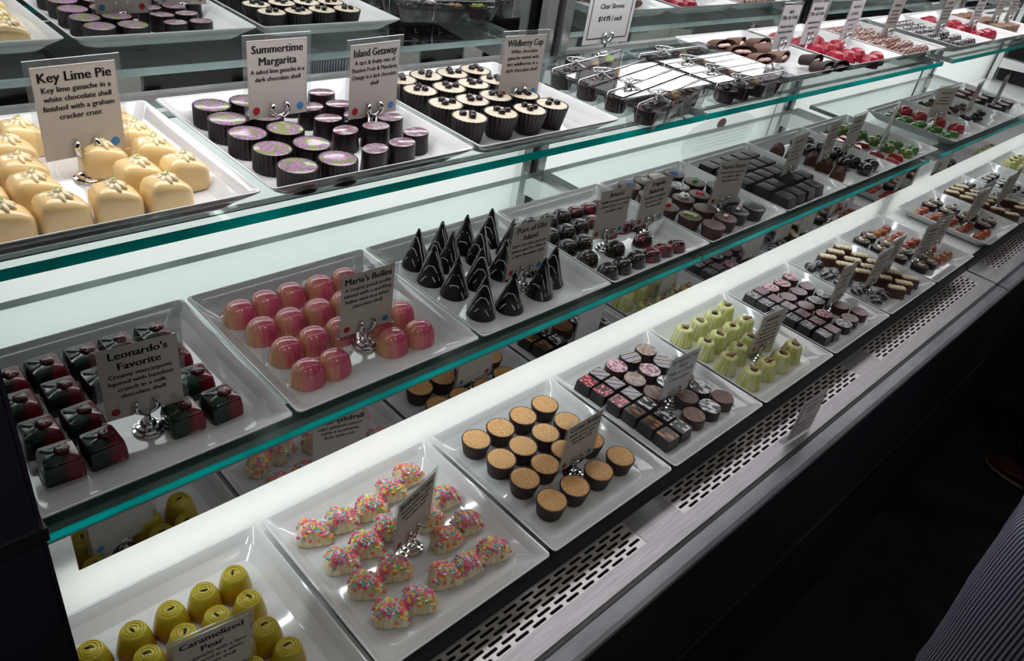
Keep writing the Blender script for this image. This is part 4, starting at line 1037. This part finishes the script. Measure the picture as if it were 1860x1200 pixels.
def card_stand(x, y, zwell, yaw, label, title=None, body=None, dots='rb', back_text=False, zb=.022, font_bold=.035, scrib=None, w=CW, h=CH, ink='ink', paper='paper', sleeve=True):
    t = thing('card_stand', (x, y, zwell + .0004), R(yaw))
    part('base', BASE_ME, None, t); part('stem', STEM_ME, None, t)
    part('clip', CLIP_ME, None, t); o = part('clip', CLIP_ME, None, t); o.scale = (-1, 1, 1)
    cd = part('card', boxm((-w / 2, w / 2, -.0003, .0003, 0, h)), M[paper], t, (0, .0008, zb))
    if title or body:
        part('lettering', text_mesh(card_lines(title or [], body or []), font_bold), M[ink], cd, (0, -.0005, 0))
        if back_text: part('lettering', text_mesh(card_lines(title or [], body or []), font_bold), M[ink], cd, (0, .0005, 0), (0, 0, PI))
    if scrib: part('lettering', scribble(scrib), M[ink], cd, (0, -.0005, 0))
    for k, c in enumerate(dots):
        if c == '-': continue
        part('red_dot' if c == 'r' else 'blue_dot', dot_me(), M['red_dot'] if c == 'r' else M['blue_dot'], cd, ((-1, 1)[k] * (w / 2 - .0085), -.0004, .0085), (R(90), 0, 0))
        part('red_dot' if c == 'r' else 'blue_dot', dot_me(), M['red_dot'] if c == 'r' else M['blue_dot'], cd, ((1, -1)[k] * (w / 2 - .0085), .0004, .0085), (R(-90), 0, 0))
    if sleeve: part('plastic_sleeve', boxm((-w / 2 - .0045, -w / 2 - .0002, -.0008, .0008, -.001, h + .006), (w / 2 + .0002, w / 2 + .0045, -.0008, .0008, -.001, h + .006), (-w / 2 - .0002, w / 2 + .0002, -.0008, .0008, h + .0002, h + .006)), M['sleeve'], cd)
    tag(t, label, 'card stand', 'name cards on chrome stands')
ZW = {'B': -.002 + WELL, 'M': .2005 + WELL, 'T': .4115 + WELL}
card_stand(-.0805, .127, ZW['T'], 5, 'card stand reading Key Lime Pie among pale yellow truffles', ['Key Lime Pie'], ['Key lime ganache in a', 'white chocolate shell', 'finished with a graham', 'cracker crust'], '-b')
card_stand(.124, .155, ZW['T'], 1, 'card stand reading Summertime Margarita among flower cups', ['Summertime', 'Margarita'], ['A salted lime ganache in a', 'dark chocolate shell'])
card_stand(.222, .121, ZW['T'], 5, 'card stand reading Island Getaway among dark ovals', ['Island Getaway'], ['A tart & fruity mix of', 'Passion Fruit & Mandarin', 'Orange in a dark chocolate', 'shell'])
card_stand(.438, .106, ZW['T'], -3, 'card stand reading Wildberry Cup among cream topped cups', ['Wildberry Cup'], ['White chocolate', 'ganache mixed with', 'tart wildberries in a', 'dark chocolate shell'])
card_stand(-.099, .016, ZW['M'], -6, 'card stand reading Leonardo\'s Favorite among green and red squares', ["Leonardo's", 'Favorite'], ['Creamy mascarpone', 'layered with hazelnut', 'crunch in a milk', 'chocolate shell'], 'r-')
card_stand(.154, .020, ZW['M'], -2, 'card stand reading Maria\'s Bellini among pink domes', ["Maria's Bellini"], ['A creamy peach truffle', 'infused with a sparkling', 'Italian wine in a white', 'chocolate shell'])
card_stand(.412, .018, ZW['M'], -2, 'card stand reading Port of Ellis Island among dark cones', ['Port of Ellis', 'Island'], ['Dark chocolate ganache', 'infused with Port Wine in', 'a dark chocolate shell'])
card_stand(.611, .036, ZW['M'], -4, 'card stand reading Amoré among dark domes', ['Amoré'], ['Vanilla bean ganache with', 'a dried cherry in a dark', 'chocolate shell'])
card_stand(.711, .032, ZW['M'], -2, 'card stand reading Fragola Balsamic among red streaked ovals', ['Fragola', 'Balsamic'], ['Strawberry balsamic', 'ganache in a dark', 'chocolate shell'])
card_stand(.908, .016, ZW['M'], -12, 'card stand reading Peanut Butter in front of ridged squares', ['Peanut Butter'], ['Peanut butter ganache', 'in a milk or dark', 'chocolate shell'], 'r-')
def scr(n=5, title=True):
    out = [(.064, .0065, .040)] if title else []
    for k in range(n): out.append((.053 - k * .0085, .0042, random.choice((.058, .05, .054, .036))))
    return out
card_stand(1.187, .037, ZW['M'], 3, 'grey name card standing among ridged squares, right half', scrib=scr(4), dots='--')
card_stand(1.345, .041, ZW['M'], 6, 'grey name card standing left among milk logs', scrib=scr(4), dots='--')
card_stand(1.468, .044, ZW['M'], 2, 'grey name card standing right among dark balls', scrib=scr(2), dots='--')
card_stand(1.590, .020, ZW['M'], 21, 'edge-on name card, left of two among green jellies', scrib=scr(3), dots='--')
card_stand(1.664, .040, ZW['M'], 22, 'edge-on name card, right of two among green jellies', scrib=scr(3), dots='--')
card_stand(2.030, .052, ZW['M'], -20, 'grey name card standing among red jelly domes', scrib=scr(3), dots='--')
card_stand(2.215, .030, ZW['M'], 5, 'grey name card among dark clusters in the far case', scrib=scr(3), dots='--')
card_stand(2.46, .030, ZW['M'], 5, 'grey name card on the farthest middle plate', scrib=scr(3), dots='--')
card_stand(-.127, -.153, ZW['B'], -8, 'card stand reading Caramelized Pear among yellow-green truffles', ['Caramelized', 'Pear'], ['Pear ganache with a layer', 'of caramel in a white', 'chocolate shell'], '-b')
card_stand(.1295, -.125, ZW['B'], 15, 'card stand reading Birthday Cake among sprinkle topped truffles', ['Birthday Cake'], ['Festive birthday cake', 'ganache in a white', 'chocolate shell'], 'r-', True)
card_stand(.388, -.155, ZW['B'], 0, 'card stand reading Crème Brûlée among golden topped cups', ['Crème Brûlée'], ['Vanilla caramel custard', 'ganache in a dark', 'chocolate shell'])
card_stand(.636, -.142, ZW['B'], -4, 'card stand reading Springtime Fun Solid among printed rounds', ['Springtime Fun', 'Solid', 'Milk or Dark', 'Chocolate'], [], '--', paper='paper_white', font_bold=.012)
card_stand(.885, -.156, ZW['B'], -6, 'clear sleeved name card among pale green cups', scrib=scr(5), dots='r-')
card_stand(1.190, -.150, ZW['B'], 0, 'grey name card among black printed squares and ovals', scrib=[(.056, .006, .036), (.044, .006, .030), (.030, .005, .044)], dots='--')
card_stand(1.338, -.160, ZW['B'], 0, 'name card left of two on the braided bars plate', scrib=scr(4), dots='--')
card_stand(1.432, -.150, ZW['B'], 0, 'name card right of two on the braided bars plate', scrib=scr(4), dots='--')
card_stand(1.606, -.166, ZW['B'], -10, 'name card left of two among hazelnut rounds and red ovals', scrib=scr(5), dots='--')
card_stand(1.690, -.160, ZW['B'], -10, 'name card right of two among hazelnut rounds and red ovals', scrib=scr(5), dots='--')
card_stand(1.985, -.150, ZW['B'], -5, 'name card left of two on the plate beyond the gap', scrib=scr(4), dots='--')
card_stand(2.07, -.140, ZW['B'], -5, 'name card right of two on the plate beyond the gap', scrib=scr(4), dots='--')
card_stand(2.235, -.150, ZW['B'], 0, 'name card left of two on the far bars plate', scrib=scr(4), dots='--')
card_stand(2.32, -.145, ZW['B'], 0, 'name card right of two on the far bars plate', scrib=scr(4), dots='--')
card_stand(1.198, .147, ZW['T'], 0, 'white name card in front of the open paper cups', ['', 'Pâte de Fruit'], [], '--', paper='paper_white', scrib=[(.066, .007, .018), (.040, .005, .052), (.030, .005, .056), (.019, .005, .028)])
card_stand(1.323, .154, ZW['T'], 1, 'white name card left of two among raspberry jellies', ['', 'Pâte de Fruit'], [], '--', paper='paper_white', scrib=[(.066, .007, .044), (.040, .005, .056), (.030, .005, .044), (.019, .005, .028)])
card_stand(1.486, .147, ZW['T'], 2, 'white name card right of two among raspberry jellies', scrib=[(.066, .007, .040), (.052, .007, .040), (.040, .005, .050), (.030, .004, .024), (.021, .004, .034)], dots='--', paper='paper_white', ink='ink_grey')
card_stand(1.690, .140, ZW['T'], 0, 'grey name card among the milk drizzled logs', scrib=scr(4), dots='--')
card_stand(1.985, .125, ZW['T'], 0, 'grey name card among the dark drizzled logs', scrib=scr(4), dots='--')
card_stand(2.22, .12, ZW['T'], 0, 'grey name card among red jellies in the far case', scrib=scr(4), dots='--', paper='paper_white')
card_stand(2.44, .13, ZW['T'], 0, 'grey name card left of two on the farthest upper plate', scrib=scr(3), dots='--')
card_stand(2.53, .12, ZW['T'], 0, 'grey name card right of two on the farthest upper plate', scrib=scr(3), dots='--')

# framed price card behind the boxes
def frame_lines(w, h, t_=.0012):
    return boxm((-w / 2, w / 2, -.0002, .0002, 0, t_), (-w / 2, w / 2, -.0002, .0002, h - t_, h), (-w / 2, -w / 2 + t_, -.0002, .0002, t_, h - t_), (w / 2 - t_, w / 2, -.0002, .0002, t_, h - t_))
t = thing('price_card_stand', (.812, .272, ZT + .0004), 0); t.scale = (1.1, 1.1, 1.1)
part('base', BASE_ME, None, t)
part('stem', solid([(1, .010), (.8, .012), (.8, .024), (1, .028), (0, .029)], .0032, None, 2, 16, smooth=60), M['chrome'], t)
part('clip', CLIP_ME, None, t, (0, 0, .002)); o = part('clip', CLIP_ME, None, t, (0, 0, .002)); o.scale = (-1, 1, 1)
cd = part('card', boxm((-.055, .055, -.0004, .0004, 0, .110)), M['paper_white'], t, (0, .0008, .0215))
part('printed_border', frame_lines(.096, .094), M['ink'], cd, (0, -.0007, .008))
part('lettering', text_mesh([('Milk or Dark Chocolate', .0105, 0, .070, .084), ('Clear Sleeves', .0105, 0, .052, .06), ('$14.95 / each', .0105, 0, .034, .06)], .045, .12), M['ink'], cd, (0, -.0006, 0))
part('plastic_sleeve', boxm((-.060, .060, -.0014, .0014, -.004, .115)), M['acrylic'], cd)
tag(t, 'bordered price card reading Clear Sleeves $14.95 / each, behind the boxes', 'price card')

# sign in an acrylic holder leaning in front of the grille
t = thing('acrylic_sign_holder', (.790, -.300, -.0502), R(-4))
part('acrylic_front', boxm((-.041, .041, -.0012, 0, .0016, .090)), thin_glass('sign_acrylic', (.97, .97, .97), .35, .05), t)
part('acrylic_foot', boxm((-.041, .041, .0004, .010, .0, .0014)), M['box_clear'], t)
cd = part('sign_paper', boxm((-.036, .036, .0003, .0007, .004, .086)), paper('sign_paper_stock', (.80, .75, .77), .62), t)
part('printed_border', frame_lines(.064, .070), M['ink_grey'], cd, (0, -.0016, .010))
part('lettering', scribble([(.066, .005, .046), (.057, .006, .026), (.045, .004, .014), (.034, .005, .050), (.024, .004, .044), (.015, .005, .030)]), M['ink_grey'], cd, (0, -.0016, 0))
tag(t, 'clear acrylic sign holder with bordered paper at the front steel edge', 'sign holder')

# printed paper on the rear panel below the lower shelf
t = thing('paper_notice', (1.46, .3555, .0685))
bm = bmesh.new()
vs = [bm.verts.new((.165 * c, 0, .052 + .052 * s)) for c, s in [ring_pt(2 * PI * k / 40, 2.6) for k in range(40)]]
f = bm.faces.new(vs); r_ = bmesh.ops.extrude_face_region(bm, geom=[f]); [setattr(v.co, 'y', .0008) for v in r_['geom'] if isinstance(v, bmesh.types.BMVert)]
part('sheet', mesh(bm, 30), paper('thin_paper', (.97, .97, .97), .85), t)
part('seal', solid([(1, 0), (1, .0004), (0, .0005)], .020, .013, 2, 24), plain('brown_seal', (.24, .15, .13), .6), t, (-.01, -.0006, .085), (R(90), 0, 0))
part('lettering', scribble([(.072 - k * .009, .003, .24) for k in range(6)]), plain('faint_ink', (.45, .47, .48), .6), t, (.02, -.0008, 0))
tag(t, 'white printed sheet with brown seal against the rear panel', 'paper')

# ------------------------------------------------------------------ people in front of the case
def skin_mesh(verts, edges, radii, root=0, levels=2):
    me = bpy.data.meshes.new('skin'); me.from_pydata([Vector(v) for v in verts], edges, [])
    ob = bpy.data.objects.new('tmp', me); COL.objects.link(ob)
    m = ob.modifiers.new('s', 'SKIN'); m.use_smooth_shade = True
    for i, v in enumerate(me.skin_vertices[0].data):
        rr = radii[i]; v.radius = rr if isinstance(rr, tuple) else (rr, rr); v.use_root = (i == root)
    s = ob.modifiers.new('d', 'SUBSURF'); s.levels = levels; s.render_levels = levels
    bpy.context.view_layer.update()
    out = bpy.data.meshes.new_from_object(ob.evaluated_get(bpy.context.evaluated_depsgraph_get()))
    bpy.data.objects.remove(ob); bpy.data.meshes.remove(me)
    for p in out.polygons: p.use_smooth = True
    return out
def chain(points):
    v = [p[:3] for p in points]; return v, [(i, i + 1) for i in range(len(v) - 1)], [p[3] for p in points]
def shoe_mesh(sole=False):
    """toe towards +y, heel at -.09; height built as a loft of foot sections"""
    secs = [(-.095, .022, .050), (-.088, .031, .066), (-.05, .034, .072), (0, .038, .070), (.05, .045, .052), (.10, .049, .040), (.14, .045, .034), (.165, .034, .029), (.178, .016, .022)]
    bm = bmesh.new(); rows = []
    for y, wd, h in secs:
        if sole: wd, h0, h1 = wd + .004, 0, .016
        else: h0, h1 = .012, h
        row = []
        for k in range(16):
            a = 2 * PI * k / 16
            x, z = ring_pt(a, 3 if sole else 2.2)
            row.append(bm.verts.new((wd * x, y + (.004 * (1 if y > .1 else -1 if y < -.08 else 0) if sole else 0), (h0 + h1) / 2 + (h1 - h0) / 2 * z)))
        rows.append(row)
    for a, b in zip(rows, rows[1:]):
        for k in range(16): bm.faces.new((a[k], a[(k + 1) % 16], b[(k + 1) % 16], b[k]))
    bm.faces.new(rows[0]); bm.faces.new(rows[-1])
    return mesh(bm, 60)
def trouser_mesh(sp, k, fwd):
    bm = bmesh.new()
    solid_bm([(.93, 1.0), (.96, .97), (1, .90), (1.02, .84), (.92, .79), (.5, .76)], .165 * k, .128 * k, 2.4, 32, bm=bm)
    for s in (-1, 1):
        f_ = fwd[0] if s < 0 else fwd[1]
        secs = [(.86, .092, .112, .012), (.80, .098, .112, .015), (.70, .096, .106, .02), (.60, .090, .096, .024), (.52, .084, .088, .030), (.48, .083, .088, .032), (.45, .080, .084, .024), (.36, .080, .086, .008), (.25, .078, .086, -.002), (.14, .076, .088, .0), (.06, .076, .090, .006)]
        rows = []
        for z, a, b, dy in secs:
            rows.append([bm.verts.new((s * sp * (1 - .12 * (z - .06)) + a * k * math.cos(2 * PI * i / 28) * (1 + .012 * math.sin(5 * i + z * 30)), dy + f_ * (1 - z / 1.1) + b * k * math.sin(2 * PI * i / 28), z)) for i in range(28)])
        for r0, r1 in zip(rows, rows[1:]):
            for i in range(28): bm.faces.new((r0[i], r0[(i + 1) % 28], r1[(i + 1) % 28], r1[i]))
        bm.faces.new(rows[0]); bm.faces.new(rows[-1])
    me = mesh(bm, 60)
    ob = bpy.data.objects.new('tmp', me); COL.objects.link(ob)
    m = ob.modifiers.new('r', 'REMESH'); m.mode = 'VOXEL'; m.voxel_size = .010
    m = ob.modifiers.new('s', 'SMOOTH'); m.factor = .5; m.iterations = 6
    bpy.context.view_layer.update()
    out = bpy.data.meshes.new_from_object(ob.evaluated_get(bpy.context.evaluated_depsgraph_get()))
    bpy.data.objects.remove(ob); bpy.data.meshes.remove(me)
    for p in out.polygons: p.use_smooth = True
    return out
def person(x, y, rz, m_trouser, label, sp=.10, leg_r=1.0, fwd=(0, 0)):
    t = thing('person', (x, y, FZ), rz)
    # body: pelvis, spine, neck, head, arms, hands with fingers, legs
    V = [(0, 0, .95), (0, .005, 1.12), (0, 0, 1.32), (0, -.005, 1.44), (0, .005, 1.515), (0, .02, 1.585), (0, .015, 1.675), (0, .005, 1.74)]
    E = [(i, i + 1) for i in range(7)]
    Rr = [(.15, .11), (.13, .10), (.155, .105), (.10, .075), (.050, .050), (.066, .076), (.075, .088), (.045, .052)]
    for s in (-1, 1):
        b = len(V)
        V += [(s * .17, -.005, 1.40), (s * .25, -.07, 1.13), (s * .13, -.17, .98), (s * .08, -.19, .93)]; Rr += [.052, .042, .032, (.038, .018)]
        E += [(3, b), (b, b + 1), (b + 1, b + 2), (b + 2, b + 3)]
        for k, (dx, L) in enumerate(((-.026, .070), (-.009, .080), (.009, .076), (.026, .060))):
            c = len(V); V += [(s * .07 + dx, -.195, .885), (s * .07 + dx * 1.1, -.205, .885 - L * .55), (s * .07 + dx, -.195, .885 - L)]; Rr += [.0095, .0085, .007]
            E += [(b + 3, c), (c, c + 1), (c + 1, c + 2)]
        c = len(V); V += [(s * .07 + s * .040, -.20, .90), (s * .07 + s * .048, -.21, .865)]; Rr += [.010, .008]; E += [(b + 3, c), (c, c + 1)]
        c = len(V); f_ = fwd[0] if s < 0 else fwd[1]
        V += [(s * sp, .01 + f_ * .4, .80), (s * sp, .02 + f_ * .8, .50), (s * sp, f_, .10)]; Rr += [.085, .058, .04]
        E += [(0, c), (c, c + 1), (c + 1, c + 2)]
    part('body', skin_mesh(V, E, Rr), M['skin'], t)
    part('hair', mesh(lump(bmesh.new(), (0, -.012, 1.725), .088, .102, .075, 0, .02, sub=2), 60), M['hair'], t)
    part('nose', mesh(lump(bmesh.new(), (0, .112, 1.665), .012, .016, .020, 0, 0), 60), M['skin'], t)
    for s in (-1, 1):
        part('ear', mesh(lump(bmesh.new(), (s * .078, .005, 1.67), .010, .018, .028, 0, 0), 60), M['skin'], t)
        part('eye', mesh(lump(bmesh.new(), (s * .030, .095, 1.69), .011, .008, .007, 0, 0), 60), M['ink'], t)
    part('mouth', mesh(lump(bmesh.new(), (0, .100, 1.628), .022, .006, .005, 0, 0), 60), M['red_tri'], t)
    # shirt
    V = [(0, 0, .90), (0, .003, 1.0), (0, .005, 1.12), (0, 0, 1.32), (0, -.005, 1.45)]; E = [(0, 1), (1, 2), (2, 3), (3, 4)]; Rr = [(.190, .150), (.178, .140), (.160, .125), (.175, .125), (.105, .085)]
    for s in (-1, 1):
        b = len(V); V += [(s * .18, -.005, 1.40), (s * .252, -.072, 1.14)]; Rr += [.066, .056]; E += [(4, b), (b, b + 1)]
    part('shirt', skin_mesh(V, E, Rr), M['shirt'], t)
    part('trousers', trouser_mesh(sp, leg_r, fwd), m_trouser, t)
    for s in (-1, 1):
        f_ = fwd[0] if s < 0 else fwd[1]
        q = part('shoe', shoe_mesh(), M['leather'], t, (s * sp, f_ + .03, 0))
        part('sole', shoe_mesh(True), M['sole'], q)
    tag(t, label, 'person')
    return t
person(1.06, -.735, 0, M['seersucker'], 'person in navy and white striped trousers standing at the right', .105, 1.05)
person(2.575, -.70, R(-12), M['trouser'], 'person in brown leather shoes farther down the aisle', .11, 1.0)

dup_l = {k: v for k, v in LABELS.items() if len(v) > 1}
if dup_l: print('DUPLICATE LABELS', len(dup_l), list(dup_l)[:10])
print('things', sum(len(v) for v in LABELS.values()), 'longest', max(len(k.split()) for k in LABELS))
for o in bpy.data.objects:
    if 'used' in o: del o['used']
